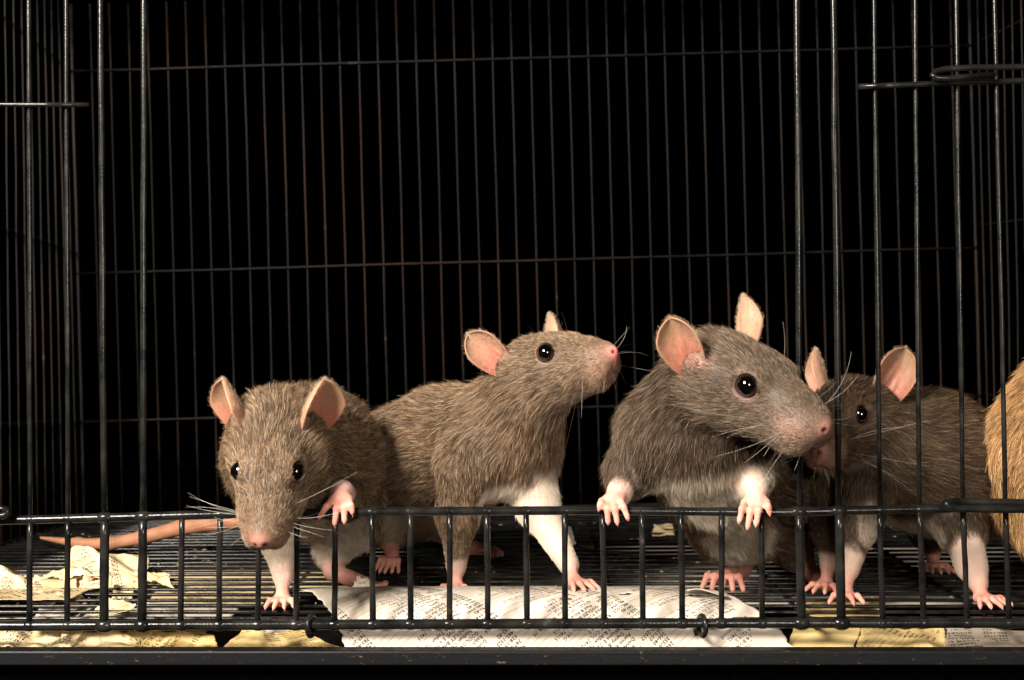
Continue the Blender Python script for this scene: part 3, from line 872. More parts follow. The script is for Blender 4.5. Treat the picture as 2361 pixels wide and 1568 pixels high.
# ------------------------------------------------------------------ cage
def tube(name, pts, r, mat, parent, seg=10, cap=True, wob=0.0):
    pts = np.asarray(pts, float)
    n = len(pts)
    rr = np.full(n, r) if np.isscalar(r) else np.asarray(r)
    T = np.gradient(pts, axis=0); T /= np.linalg.norm(T, axis=1)[:, None]
    ref = np.array([0, 0, 1.0]) if abs(T[0, 2]) < 0.9 else np.array([0, 1.0, 0])
    a = np.cross(T[0], ref); a /= np.linalg.norm(a)
    V = []
    for i in range(n):
        a = a-T[i]*np.dot(a, T[i]); a /= np.linalg.norm(a)
        b = np.cross(T[i], a)
        for j in range(seg):
            t = math.tau*j/seg
            V.append(pts[i]+rr[i]*(math.cos(t)*a+math.sin(t)*b))
    Fs = [[i*seg+j, i*seg+(j+1) % seg, (i+1)*seg+(j+1) % seg, (i+1)*seg+j] for i in range(n-1) for j in range(seg)]
    if cap:
        Fs.append(list(range(seg))[::-1]); Fs.append([(n-1)*seg+j for j in range(seg)])
    return mesh_obj(name, V, Fs, mat, parent)

def wire(parent, a, b, r, mat='wire', n=7, bend=0.25, name='wire', fn=None, blob=True):
    a = np.asarray(a, float); b = np.asarray(b, float)
    t = np.linspace(0, 1, n)[:, None]
    p = a+(b-a)*t
    off = RNG.normal(size=(n, 3))*bend
    off[0] *= 0.3; off[-1] *= 0.3
    p = p+off
    if fn is not None:
        p = np.array([fn(q) for q in p])
    rr = r*(1+0.05*RNG.normal(size=n))
    return tube(name, p, rr, M[mat], parent)

CX, HALF, DEEP, TOP = 11.4, 300.0, 400.0, 345.0
def skew(q):
    """the old cage leans a little towards its back"""
    k = (q[1]/DEEP)**2
    return np.array([q[0]-0.027*(q[2]-112)*k, q[1], q[2]+0.029*(q[0]-CX)*k])

def build_cage():
    cage = empty('wire_cage')
    tag(cage, 'black enamelled wire cage with an open doorway in its front', 'cage')
    def panel(name):
        e = empty(name); e.parent = cage
        return e
    # ---- back
    bp = panel('back_panel')
    n = 48
    for i in range(n):
        x = CX-HALF+2*HALF*i/(n-1)
        wire(bp, (x, DEEP, 0), (x, DEEP, TOP), 0.66 if 0 < i < n-1 else 1.2, 'wire_back', 9, 0.12, fn=skew)
    for z in (0.0, 66, 165, 300):
        wire(bp, (CX-HALF, DEEP-1.9, z), (CX+HALF, DEEP-1.9, z), 0.75 if z else 1.2, 'wire_back', 13, 0.15, fn=skew)
    # ---- sides
    for sgn in (-1, 1):
        sp_ = panel('side_panel')
        x = CX+sgn*HALF
        for i in range(1, 26):
            y = DEEP-15.4*i
            wire(sp_, (x, y, 0), (x, y, TOP), 0.62, 'wire_back', 9, 0.12, fn=skew)
        for z in (0.0, 68, 180, 301):
            wire(sp_, (x+sgn*1.9, 0, z), (x+sgn*1.9, DEEP, z), 0.9, 'wire_back', 9, 0.25, fn=skew)
    # ---- floor
    fl = panel('floor_grid')
    y = 11.0
    while y < DEEP-6:
        wire(fl, (CX-HALF, y, -0.3), (CX+HALF, y, -0.3), 0.80, 'wire', 13, 0.12, fn=skew)
        y += 14.0
    for x in np.arange(CX-HALF+30, CX+HALF, 76.0):
        wire(fl, (x, 4.0, -2.3), (x, DEEP, -2.3), 1.15, 'wire', 13, 0.1, fn=skew)
    # ---- front
    fp = panel('front_panel')
    topx = [(-700, 1216), (0, 1200), (260, 1193), (520, 1186), (870, 1180), (1300, 1177), (1800, 1181), (2100, 1174), (2361, 1169), (3000, 1160)]
    pts = np.array([P(a, b, 0.0) for a, b in topx])
    t = np.linspace(0, len(pts)-1, 49)
    pp = np.stack([np.interp(t, np.arange(len(pts)), pts[:, i]) for i in range(3)], 1)
    tube('rail', pp, 1.75*(1+0.03*RNG.normal(size=49)), M['wire'], fp, 14)
    botx = [(-700, 1447), (0, 1443), (600, 1441), (1500, 1437), (2361, 1436), (3000, 1436)]
    pts = np.array([P(a, b, 0.0) for a, b in botx])
    t = np.linspace(0, len(pts)-1, 49)
    pb = np.stack([np.interp(t, np.arange(len(pts)), pts[:, i]) for i in range(3)], 1)
    tube('rail', pb, 2.05*(1+0.03*RNG.normal(size=49)), M['wire'], fp, 14)
    zt = lambda x: np.interp(x, pp[:, 0], pp[:, 2]); zb = lambda x: np.interp(x, pb[:, 0], pb[:, 2])
    lower = [(70, 68, 0), (157, 155, 0), (242, 240, 1), (330, 328, 1), (420, 417, 0), (508, 505, 0), (597, 595, 0), (685, 683, 0), (773, 772, 0), (858, 860, 0), (946, 947, 0), (1037, 1037, 0), (1123, 1125, 0),
             (1213, 1215, 0), (1302, 1303, 0), (1390, 1393, 0), (1480, 1482, 0), (1570, 1573, 0), (1664, 1663, 0), (1755, 1757, 0), (1843, 1848, 1), (1935, 1940, 1), (2028, 2035, 0), (2119, 2130, 0), (2220, 2230, 0), (2317, 2326, 0), (2412, 2424, 0), (-18, -20, 0)]
    for a, b, big in lower:
        xa, xb = P(a, 1180, 0)[0], P(b, 1440, 0)[0]
        wire(fp, (xa, -0.3, zt(xa)), (xb, -0.3, zb(xb)), 1.85 if big else 1.2, 'wire', 7, 0.06)
        for x, z, r in ((xa, zt(xa), 2.2 if big else 1.75), (xb, zb(xb), 2.7 if big else 2.15)):
            w = np.array([x, 0.0, z])
            tube('weld', [w+np.array([d, 0, 0]) for d in (-3.4, -2, -0.8, 0.8, 2, 3.4)], [r*0.70, r*0.93, r*1.08, r*1.08, r*0.93, r*0.70], M['wire'], fp, 10)
    upper = [(-60, -18, 0), (67, 70, 0), (153, 157, 0), (232, 241, 1), (333, 330, 1), (1838, 1844, 1), (1922, 1934, 1), (2015, 2029, 0), (2110, 2120, 0), (2205, 2220, 0), (2294, 2318, 0), (2390, 2412, 0)]
    for a, b, big in upper:
        b0 = P(b, 1180, 0.3)
        a0 = P(a, 0, 0.3); d = (a0-b0)/(a0[2]-b0[2])
        top = b0+d*(TOP-b0[2])
        b0[2] = zt(b0[0])
        wire(fp, b0, top, 1.28 if big else 1.0, 'wire', 13, 0.10)
    # hinge and latch wires
    tube('latch_rod', [P(x, 241+0.004*x, -2.6) for x in (-260, -100, 0, 100, 205)], 0.95, M['wire'], fp, 10)
    tube('latch_rod', [P(x, y_, -2.4) for x, y_ in ((1979, 200), (2060, 197), (2150, 193), (2361, 186), (2700, 176))], 1.15, M['wire'], fp, 10)
    loop = [(2620, 147), (2500, 150), (2361, 154), (2240, 156), (2180, 159), (2156, 166), (2150, 173), (2160, 180), (2190, 181), (2230, 177), (2290, 172)]
    tube('latch_loop', [P(x, y_, -5.5-(1.5 if i > 5 else 0)) for i, (x, y_) in enumerate(loop)], 1.25, M['wire'], fp, 12)
    loop = [(2640, 1160), (2500, 1160), (2361, 1160), (2240, 1157), (2196, 1157), (2180, 1161), (2182, 1168), (2210, 1173), (2270, 1174), (2361, 1174), (2640, 1174)]
    tube('latch_loop', [P(x, y_, -5.0 if i < 5 else -6.8) for i, (x, y_) in enumerate(loop)], 1.6, M['wire'], fp, 12)
    tube('latch_loop', [P(x, y_, -5.0) for x, y_ in ((-240, 1172), (-60, 1172), (0, 1172), (17, 1176), (19, 1183), (8, 1189), (-60, 1190), (-240, 1190))], 1.5, M['wire'], fp, 12)
    for px in (717, 1619):
        c = P(px, 1441, 0.0)
        ang = np.linspace(0, math.tau, 25)
        yaw = math.radians(16 if px < 1000 else -18)
        pts = [c+np.array([math.sin(yaw)*math.cos(t)*3.6, math.cos(yaw)*math.cos(t)*3.6+0.4, math.sin(t)*3.9-0.5]) for t in ang]
        tube('hinge_ring', pts, 1.05, M['wire'], fp, 10, cap=False)
    return cage

def box_v(x0, x1, y0, y1, z0, z1):
    return [(x0, y0, z0), (x1, y0, z0), (x1, y1, z0), (x0, y1, z0), (x0, y0, z1), (x1, y0, z1), (x1, y1, z1), (x0, y1, z1)], [(0, 3, 2, 1), (4, 5, 6, 7), (0, 1, 5, 4), (1, 2, 6, 5), (2, 3, 7, 6), (3, 0, 4, 7)]

def bevel_box(name, dims, mat, parent, w=0.5):
    v, f = box_v(*dims)
    o = mesh_obj(name, v, f, mat, parent, smooth=False)
    m = o.modifiers.new('bevel', 'BEVEL'); m.width = w*MM; m.segments = 2
    return o

def build_tray():
    tr = empty('cage_tray')
    tag(tr, 'black plastic slide-out tray under the wire floor, scuffed front edge showing', 'tray')
    bevel_box('tray_floor', (CX-296, CX+296, -3, 396, -24, -22), M['tray'], tr)
    bevel_box('front_lip', (CX-299, CX+299, -11.5, -3.2, -14.3, -8.6), M['tray'], tr, 0.7)
    bevel_box('front_wall', (CX-296, CX+296, -3.2, -1.2, -24, -9), M['cloth_and_lip_shade'], tr)  # near-black material: shade below the lip put into the wall's colour
    bevel_box('side_wall', (CX-298.5, CX-296.2, -3, 396, -24, -9), M['tray'], tr)
    bevel_box('side_wall', (CX+296.2, CX+298.5, -3, 396, -24, -9), M['tray'], tr)
    bevel_box('back_wall', (CX-296, CX+296, 396.2, 398.4, -24, -9), M['tray'], tr)
    v, f = box_v(-1500, 1500, -300, 1500, -60, -30)
    o = mesh_obj('table', v, f, M['cloth_and_lip_shade'], None, smooth=False)
    tag(o, kind='structure')

# ------------------------------------------------------------------ printed paper
NAMES = ['Danny & Taylor', 'Donna J', 'Wayne E', 'Debby', 'GODLOVE', 'Nathan', 'GODSBY', 'Jerry', 'GODLEY Brian', 'GODINE', 'Saul', 'Paul & Alice', 'Kaye', 'Charles', 'Narita', 'Aaron', 'Terry H', 'Ralph', 'GOLD', 'GOD']
ADDR = ['2231 S 117', '9196 Oak Ln VRG', '3 E 93 TUL 7413', '1636 S Colle', '102 E Av', '181 E AV', 'W Richmond', 'E 57 74135', '179 S Madison', '05 E 66 TUL', '1006 E', 'A 1218 S', '106 S', '413 S', '120 E 72 TUL', '104 E Independ', '20 E Pl 74114', '12th St BAR', 'Rt 4 BOX 38', '21 S 112 E 7406', 'E 6 74015', 'Rd 74126', 'Rt 2 Box 15', 'COL 7402', '24 E 89 Pl', 'Av TUL']
TEL = ['628-19', '747-3254', '446-6466', '747-2017', '251-17', '650-7', '485-9941', '485-1025', '462-02', '266-40', '355-0', '783-82', '587-85']
_glyph = {}
def text_mesh(body, size, bold=False):
    key = (body, size, bold)
    if key in _glyph: return _glyph[key]
    cu = bpy.data.curves.new('text', 'FONT')
    cu.body = body; cu.size = size; cu.resolution_u = 1
    cu.offset = size*(0.022 if bold else 0.008)
    ob = bpy.data.objects.new('text', cu)
    me = bpy.data.meshes.new_from_object(ob)
    v = np.array([q.co[:] for q in me.vertices]).reshape(-1, 3)
    f = [list(p.vertices) for p in me.polygons]
    bpy.data.objects.remove(ob); bpy.data.curves.remove(cu); bpy.data.meshes.remove(me)
    _glyph[key] = (v, f)
    return v, f

def print_layer(sheet, A, B_, ang, size, step, surf, inside, rng, rules=0.5, fill=0.85):
    """lines of directory type laid on a sheet of A x B_ mm, mapped by surf(a, b)"""
    e1 = np.array([math.cos(ang), math.sin(ang)]); e2 = np.array([math.sin(ang), -math.cos(ang)])
    c0 = np.array([A/2, B_/2]); R_ = 0.5*math.hypot(A, B_)
    V, Fs = [], []
    nv = 0
    k = -int(R_/step)-1
    while k*step < R_:
        x0 = -R_-((R_*7.3) % 11)
        while x0 < R_:
            if rng.random() < fill:
                nm = NAMES[rng.integers(len(NAMES))]; ad = ADDR[rng.integers(len(ADDR))]; te = TEL[rng.integers(len(TEL))]
                x = x0+(0 if nm.isupper() or rng.random() < 0.3 else size*0.8)
                for body, bold in ((nm, True), (ad, False), (None, False), (te, True)):
                    if body is None:
                        w = x0+15.2*size-x-1
                        if w < 1.5 or rng.random() > rules: x = x0+15.2*size; continue
                        org = c0+e1*x+e2*(k*step)
                        q = np.concatenate([np.stack([np.linspace(0, w, 9), np.full(9, .06*size)], 1), np.stack([np.linspace(w, 0, 9), np.full(9, .06*size+.10)], 1)])
                        f = [[i, i+1, 16-i, 17-i] for i in range(8)]
                        x = x0+15.2*size
                    else:
                        v, f = text_mesh(body, size, bold)
                        if len(v) == 0: continue
                        org = c0+e1*x+e2*(k*step)
                        q = v[:, :2]; x += q[:, 0].max()+size*0.4
                    ab = org+q[:, :1]*e1+q[:, 1:2]*np.array([-e1[1], e1[0]])
                    ok = inside(ab)
                    if not ok.any(): continue
                    good = [g for g in f if all(ok[i] for i in g)]
                    if not good: continue
                    V.append(ab); Fs += [[i+nv for i in g] for g in good]; nv += len(ab)
            x0 += 19.8*size
        k += 1
    if not V: return
    ab = np.concatenate(V)
    p = surf(ab); d = 0.02
    pa = surf(ab+np.array([d, 0])); pb = surf(ab+np.array([0, d]))
    n = np.cross(pa-p, pb-p); n /= np.maximum(1e-9, np.linalg.norm(n, axis=1))[:, None]
    up = np.sign((n*np.array([0, -0.55, 0.83])).sum(1)); up[up == 0] = 1
    used = sorted({i for g in Fs for i in g}); remap = {j: i for i, j in enumerate(used)}
    o = mesh_obj('print', (p+n*up[:, None]*0.13)[used], [[remap[i] for i in g] for g in Fs], M['ink'], sheet, smooth=False)
    return o

def crumple(ab, amp, cell, seed):
    """sharp little facets"""
    rng = np.random.default_rng(seed)
    r = 0
    for i in range(5):
        a = rng.random()*math.tau; f = (0.6+1.3*rng.random())/cell; ph = rng.random()*9
        s_ = (ab[:, 0]*math.cos(a)+ab[:, 1]*math.sin(a))*f+ph
        r = r+np.abs((s_ % 2)-1)-0.5
    p3 = np.concatenate([ab, np.zeros((len(ab), 1))+seed], 1)
    return amp*(r/2.2+0.9*(vnoise(p3, cell*1.5, seed)-0.5))

def paper(name, label, corners, mat, seed, amp=1.2, cell=11, bow=0.0, torn=1.3, ang=0.6, size=2.2, step=2.2, n=(44, 36), text=True, cat='paper', group='torn directory pages', floor=None, fill=0.85):
    """corners: near-left, near-right, far-right, far-left in mm"""
    c = [np.asarray(q, float) for q in corners]
    rng = np.random.default_rng(seed)
    A = 0.5*(np.linalg.norm(c[1]-c[0])+np.linalg.norm(c[2]-c[3])); Bm = 0.5*(np.linalg.norm(c[3]-c[0])+np.linalg.norm(c[2]-c[1]))
    nrm = unit(np.cross(c[1]-c[0], c[3]-c[0]))
    if nrm[2] < 0: nrm = -nrm
    def surf(ab):
        u = (ab[:, 0]/A)[:, None]; v = (ab[:, 1]/Bm)[:, None]
        p = c[0]*(1-u)*(1-v)+c[1]*u*(1-v)+c[2]*u*v+c[3]*(1-u)*v
        h = crumple(ab, amp, cell, seed)+bow*np.sin(np.clip(u[:, 0], 0, 1)*math.pi)*np.sin(np.clip(v[:, 0]*0.8+0.2, 0, 1)*math.pi)
        p = p+nrm*h[:, None]
        if floor is not None: p[:, 2] = np.maximum(p[:, 2], floor+0.12*h)
        return p
    nu, nv = n
    ej = lambda t, k: torn*(vnoise(np.stack([t*9, np.full_like(t, k*7.3), np.full_like(t, seed)], 1), 1, seed)+0.5*vnoise(np.stack([t*40, np.full_like(t, k*3.1), np.full_like(t, seed)], 1), 1, seed+1)-0.2)
    tu, tv = np.linspace(0, 1, nu), np.linspace(0, 1, nv)
    L0, L1, B0, B1 = ej(tv, 1), ej(tv, 2), ej(tu, 3), ej(tu, 4)
    g = np.zeros((nv, nu, 2))
    for i in range(nv):
        for j in range(nu):
            a0, a1 = L0[i], A-L1[i]; b0, b1 = B0[j], Bm-B1[j]
            g[i, j] = (a0+(a1-a0)*tu[j], b0+(b1-b0)*tv[i])
    V = surf(g.reshape(-1, 2))
    Fs = [[i*nu+j, i*nu+j+1, (i+1)*nu+j+1, (i+1)*nu+j] for i in range(nv-1) for j in range(nu-1)]
    o = mesh_obj(name, V, Fs, M[mat], None)
    m = o.modifiers.new('thickness', 'SOLIDIFY'); m.thickness = 0.00014; m.offset = 0
    tag(o, label, cat, group)
    if text:
        ins = lambda ab: (ab[:, 0] > torn*1.4+.3) & (ab[:, 0] < A-torn*1.4-.3) & (ab[:, 1] > torn*1.4+.3) & (ab[:, 1] < Bm-torn*1.4-.3)
        print_layer(o, A, Bm, ang, size, step, surf, ins, rng, fill=fill)
    return o

def big_page():
    prof = np.array([(6.0, -20.5), (5.2, -12), (6.2, -5), (10.5, 1.0), (19, 5.4), (31, 7.0), (43, 6.6), (56, 5.0), (66, 3.0)])
    # smooth the profile
    t = np.linspace(0, len(prof)-1, 160)
    yy = np.interp(t, np.arange(len(prof)), prof[:, 0]); zz = np.interp(t, np.arange(len(prof)), prof[:, 1])
    ker = np.hanning(27); ker /= ker.sum()
    pad = lambda q: np.convolve(np.pad(q, 13, mode='edge'), ker, 'valid')
    yy, zz = pad(yy), pad(zz)
    sl = np.concatenate([[0], np.cumsum(np.hypot(np.diff(yy), np.diff(zz)))]); Bm = sl[-1]
    xl = lambda b: np.interp(b/Bm, [0, 0.12, 0.45, 0.75, 1.0], [-60, -66, -79, -93, -82])
    xr = lambda b: np.interp(b/Bm, [0, 0.12, 0.45, 0.75, 1.0], [120, 112, 96, 84, 74])
    def surf(ab):
        b = np.clip(ab[:, 1], -2, Bm+2)
        y = np.interp(b, sl, yy); z = np.interp(b, sl, zz)
        p3 = np.stack([ab[:, 0], b, np.zeros_like(b)], 1)
        w = (vnoise(p3, 38, 4)-0.5)*1.6+(vnoise(p3, 12, 5)-0.5)*0.9
        w = w-1.1*np.exp(-((ab[:, 0]-0.4*b+8)/2.0)**2)+0.9*np.exp(-((ab[:, 0]+0.3*b-52)/1.4)**2)
        w2 = crumple(ab, 0.55, 13, 77)*np.clip((ab[:, 0]-15)/40, 0.15, 1)
        fade = np.clip((b-6)/14, 0, 1)
        return np.stack([ab[:, 0], y+0.5*np.abs(w)*(1-fade)*0.6, z+(w*0.55+w2)*fade-0.6*np.clip((ab[:, 0]-60)/50, 0, 1)*fade*3], 1)
    nu, nv = 150, 60
    tv = np.linspace(0, 1, nv)
    jag = lambda t, k, s_: s_*(vnoise(np.stack([t*26, t*0+k, t*0], 1), 1, 9)-0.5)+0.5*s_*(vnoise(np.stack([t*70, t*0+k, t*0], 1), 1, 10)-0.5)
    L0, R0 = jag(tv, 1, 2.0), jag(tv, 2, 2.0)
    tu = np.linspace(0, 1, nu); Tj = jag(tu*4, 3, 1.6)
    g = np.zeros((nv, nu, 2))
    for i in range(nv):
        for j in range(nu):
            b = tv[i]*(Bm-1.5+Tj[j])
            a0, a1 = xl(b)+L0[i], xr(b)+R0[i]
            g[i, j] = (a0+(a1-a0)*tu[j], b)
    V = surf(g.reshape(-1, 2))
    Fs = []
    hole = [(22.0, 34.5, 3.4, 1.3), (47, 40, 3.2, 1.0), (80, 41, 7.5, 2.0)]
    fc = np.array([[i*nu+j, i*nu+j+1, (i+1)*nu+j+1, (i+1)*nu+j] for i in range(nv-1) for j in range(nu-1)])
    ctr = g.reshape(-1, 2)[fc].mean(1)
    keep = np.ones(len(fc), bool)
    for a, b, ra, rb in hole:
        keep &= ((ctr[:, 0]-a)/ra)**2+((ctr[:, 1]-b)/rb)**2+1.2*(vnoise(np.concatenate([ctr, ctr[:, :1]*0], 1), 1.6, 2)-0.5) > 1
    o = mesh_obj('newspaper_sheet', V, fc[keep], M['page'], None)
    m = o.modifiers.new('thickness', 'SOLIDIFY'); m.thickness = 0.00014; m.offset = 0
    tag(o, 'large white printed sheet bulging over the wire floor behind the front rail', 'paper', 'torn directory pages')
    rng = np.random.default_rng(5)
    def ins(ab):
        k = (ab[:, 0] > xl(ab[:, 1])+2.4) & (ab[:, 0] < xr(ab[:, 1])-2.4-np.clip((ab[:, 0]-70), 0, 10)*0.6) & (ab[:, 1] > 1) & (ab[:, 1] < Bm-3)
        for a, b, ra, rb in hole: k &= ((ab[:, 0]-a)/(ra+1))**2+((ab[:, 1]-b)/(rb+1))**2 > 1
        return k & ~((ab[:, 0] > 96))
    A = 190.0
    off = np.array([-90.0, 0])
    print_layer(o, A, Bm, math.radians(222), 2.25, 2.3, lambda ab: surf(ab+off), lambda ab: ins(ab+off), rng, rules=0.8, fill=0.9)
    # the curled flap beside the tear
    fa = np.array([[u, v] for v in np.linspace(0, 1, 9) for u in np.linspace(0, 1, 16)])
    base = surf(np.stack([72+17*fa[:, 0], 43.5-3.0*fa[:, 1]+1.2*np.sin(fa[:, 0]*7)*fa[:, 1]], 1))
    base[:, 2] += 0.3+3.4*np.sin(fa[:, 1]*1.7)*(0.5+0.5*np.sin(fa[:, 0]*3+0.6)); base[:, 1] -= 6.0*fa[:, 1]
    f_ = [[i*16+j, i*16+j+1, (i+1)*16+j+1, (i+1)*16+j] for i in range(8) for j in range(15)]
    fo = mesh_obj('torn_flap', base, f_, M['page'], o)
    m = fo.modifiers.new('thickness', 'SOLIDIFY'); m.thickness = 0.00014; m.offset = 0

def quad(a, b, c, d):
    return [P(*a), P(*b), P(*c), P(*d)]

def build_papers():
    big_page()
    G = 2.0
    # heap on the wires, left
    paper('torn_page', 'cream printed page on top of the torn heap at left, below the tail', quad((120, 1368, 82), (330, 1368, 82), (352, 1290, 128), (160, 1272, 128)), 'page_yellow', 101, amp=5.5, cell=13, bow=5.0, ang=math.radians(192), torn=2.2)
    paper('torn_page', 'crumpled cream strip curling right from the torn heap at left', quad((318, 1352, 92), (398, 1342, 90), (392, 1316, 112), (300, 1312, 112)), 'page_yellow', 102, amp=4.5, cell=8, ang=math.radians(25), torn=2.0, n=(30, 24))
    paper('torn_page', 'cream page lying flat at the left edge of the heap', quad((-60, 1392, 66), (150, 1386, 66), (205, 1330, 100), (-40, 1330, 100)), 'page_yellow', 103, amp=5.0, cell=13, bow=4.0, ang=math.radians(210), torn=2.2)
    paper('torn_page', 'lowest page of the left heap with a ragged front edge', quad((-70, 1420, 44), (160, 1422, 44), (215, 1375, 74), (-60, 1372, 74)), 'page_yellow', 104, amp=1.2, cell=12, ang=math.radians(125), torn=2.2, floor=1.2)
    paper('torn_page', 'short cream tab hanging down the middle of the left heap', quad((252, 1392, 72), (305, 1390, 72), (312, 1352, 84), (262, 1346, 84)), 'page_yellow', 105, amp=0.8, cell=9, ang=math.radians(8), torn=1.0, n=(22, 18), size=3.0, step=3.2)
    paper('torn_page', 'small folded cream scrap standing close behind the left front bars', quad((165, 1432, 22), (300, 1420, 24), (318, 1398, 36), (248, 1372, 34)), 'page_yellow', 106, amp=4.0, cell=11, ang=math.radians(60), torn=1.2, n=(30, 26))
    paper('torn_page', 'thin curled cream strip lying over the top of the left heap', quad((70, 1345, 84), (235, 1338, 88), (250, 1312, 100), (95, 1310, 104)), 'page_yellow', 107, amp=4.0, cell=9, bow=3.0, ang=math.radians(20), torn=1.8, n=(36, 20))
    paper('torn_page', 'rolled cream scrap in the middle of the left heap', quad((185, 1362, 72), (262, 1358, 72), (268, 1334, 80), (196, 1332, 80)), 'page_yellow', 108, amp=3.0, cell=6, bow=3.5, ang=math.radians(170), torn=1.4, n=(28, 22), size=2.8, step=3.0)
    paper('torn_page', 'ragged cream shred sticking up at the far left of the heap', quad((-30, 1362, 84), (70, 1360, 80), (62, 1318, 92), (-30, 1322, 96)), 'page_yellow', 131, amp=5.0, cell=7, bow=4, ang=math.radians(200), torn=2.4, n=(30, 26))
    paper('torn_page', 'cream shred curled over the front edge of the left heap', quad((30, 1404, 58), (190, 1400, 58), (200, 1372, 66), (40, 1366, 68)), 'page_yellow', 132, amp=4.0, cell=8, bow=3.5, ang=math.radians(160), torn=2.2, n=(36, 22))
    paper('torn_page', 'peaked cream shred at the back of the heap nearest the tail', quad((170, 1312, 118), (270, 1310, 116), (262, 1278, 126), (176, 1266, 128)), 'page_yellow', 133, amp=4.0, cell=9, bow=3, ang=math.radians(15), torn=2.2, n=(30, 24))
    # under the wires, left to right
    z = lambda px, y, h: np.array([(px-1180.5)*(y-CAM_Y)/FPX, y, h])
    paper('torn_page', 'cream page under the wire floor, right of the left heap', [z(330, 62, -4.2), z(640, 62, -4.2), z(640, 122, -4.2), z(370, 122, -4.2)], 'page_yellow', 110, amp=0.4, cell=18, ang=math.radians(35))
    paper('torn_page', 'pale page under the wires in front of the left heap', [z(60, 14, -4.4), z(520, 14, -4.4), z(560, 62, -4.4), z(90, 62, -4.4)], 'page', 111, amp=0.4, cell=18, ang=math.radians(200))
    paper('torn_page', 'cream page in the tray at the far left corner', quad((-80, 1500, 6), (165, 1502, 6), (205, 1448, 30), (-80, 1446, 30)), 'page_yellow', 112, amp=3.2, cell=9, ang=math.radians(165), torn=1.5)
    paper('torn_page', 'cream page in the tray with bold vertical digits, below left bars', quad((130, 1504, 10), (345, 1504, 8), (300, 1450, 30), (150, 1448, 34)), 'page_yellow', 113, amp=3.4, cell=8, ang=math.radians(262), torn=1.5, size=3.0, step=3.1)
    paper('torn_page', 'ochre page in the tray with large slanted address lines', quad((300, 1506, 8), (520, 1506, 10), (480, 1448, 34), (285, 1446, 34)), 'page_ochre', 114, amp=3.0, cell=9, ang=math.radians(62), torn=1.6, size=3.1, step=3.2)
    paper('torn_page', 'olive folded page in the tray with a straight pale fold', quad((505, 1504, 9), (800, 1504, 9), (690, 1446, 34), (560, 1452, 30)), 'page_ochre', 115, amp=1.8, cell=16, ang=math.radians(15), torn=0.8, size=1.7, step=1.8)
    paper('torn_page', 'small white crumpled tip under the front rail near the left ring', quad((604, 1462, 7), (676, 1462, 7), (664, 1442, 12), (618, 1440, 12)), 'page', 116, amp=1.6, cell=5, torn=1.2, n=(22, 16), text=False)
    paper('torn_page', 'tiny ragged printed scrap sticking up at the left end of the large sheet', quad((806, 1362, 55), (868, 1366, 55), (862, 1334, 60), (822, 1322, 60)), 'page', 117, amp=1.4, cell=5, torn=1.6, n=(20, 18), ang=math.radians(200))
    paper('torn_page', 'small crumpled scrap on the back edge of the large sheet', quad((1150, 1382, 38), (1240, 1380, 38), (1228, 1358, 50), (1160, 1358, 50)), 'page', 118, amp=1.6, cell=5, torn=1.4, n=(22, 18), ang=math.radians(220))
    # right
    paper('torn_page', 'plain mustard scrap in the tray right of the large sheet', quad((1806, 1500, 4), (1965, 1502, 4), (1990, 1444, 26), (1832, 1446, 26)), 'page_ochre', 120, amp=1.6, cell=20, torn=0.8, text=False)
    paper('torn_page', 'olive printed page with fan of ruled lines in the tray at right', quad((1962, 1503, 6), (2200, 1503, 6), (2180, 1446, 30), (1985, 1446, 30)), 'page_ochre', 121, amp=2.4, cell=12, ang=math.radians(70), torn=1.6, size=1.9, step=2.4)
    paper('torn_page', 'grey printed page in the tray at the right edge of the picture', quad((2185, 1504, 8), (2480, 1504, 8), (2480, 1446, 32), (2165, 1446, 32)), 'page_grey', 122, amp=1.8, cell=14, ang=math.radians(182), torn=1.2, size=2.6, step=2.9)
    paper('torn_page', 'tan scrap under the wires by the front feet of the shade-darkened rat', [z(1842, 40, -5), z(2040, 40, -5), z(2030, 76, -4), z(1862, 76, -4)], 'page_ochre', 123, amp=0.6, cell=14, ang=math.radians(170), size=2.8, step=2.9)
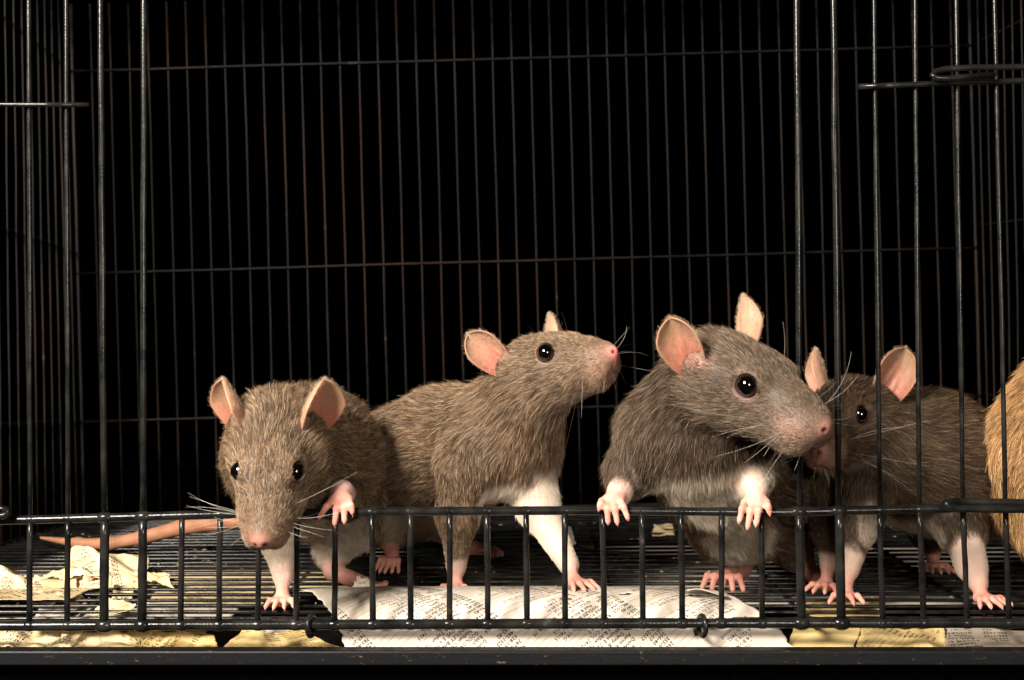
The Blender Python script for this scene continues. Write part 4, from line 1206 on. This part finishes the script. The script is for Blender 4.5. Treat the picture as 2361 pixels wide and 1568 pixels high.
    paper('torn_page', 'wide white page lining the tray beneath the right half of the wire floor', [z(1000, 66, -5), z(2520, 66, -5), z(2350, 250, -5), z(820, 260, -5)], 'page', 124, amp=0.6, cell=40, text=False)
    paper('torn_page', 'pale page lining the tray beneath the left part of the wire floor', [z(-200, 110, -6.5), z(980, 110, -6.5), z(800, 175, -6.5), z(-100, 165, -6.5)], 'page_yellow', 125, amp=0.6, cell=40, text=False)
    paper('torn_page', 'small white scrap standing on the wires behind the white foreleg', quad((1290, 1262, 150), (1332, 1258, 150), (1318, 1212, 156), (1296, 1214, 156)), 'page', 126, amp=0.8, cell=7, torn=1.0, n=(14, 14), text=False)
    paper('torn_page', 'tan scrap lying far back on the wire floor left of the largest rat', quad((1500, 1236, 255), (1560, 1236, 255), (1556, 1208, 300), (1506, 1208, 300)), 'page_yellow', 127, amp=1.4, cell=9, torn=1.6, n=(18, 16), text=False)

def floor_crumbs():
    rng = np.random.default_rng(91)
    V, Fs = [], []
    for i in range(260):
        y = 11+14*rng.integers(1, 22); x = CX+280*(2*rng.random()-1)
        c = skew(np.array([x, y, 0.75])); a = rng.random()*math.tau; l = 0.5+1.6*rng.random()**2; w = l*(0.35+0.4*rng.random()); h = 0.2+0.5*rng.random()
        e1 = np.array([math.cos(a), math.sin(a), 0])*l; e2 = np.array([-math.sin(a), math.cos(a), 0])*w; e3 = np.array([0.1*rng.normal(), 0, 1])*h
        n = len(V)
        V += [c+e1, c+e2, c-e1, c-e2, c+e3, c-e3*0.3]
        Fs += [[n+q for q in t] for t in ((0, 1, 4), (1, 2, 4), (2, 3, 4), (3, 0, 4), (1, 0, 5), (2, 1, 5), (3, 2, 5), (0, 3, 5))]
    o = mesh_obj('floor_crumbs', V, Fs, mat_plain('seed_husk', (0.30, 0.22, 0.11), 0.8), None, smooth=False)
    tag(o, 'tiny tan husks and crumbs scattered over the wire floor', 'crumbs', kind='stuff')

def make_all():
    floor_crumbs()
    build_cage()
    build_tray()
    build_papers()
    rat_over_rail()
    rat_looking_right()
    rat_gripping_rail()
    rat_behind_bars()
    rat_at_edge()
make_all()
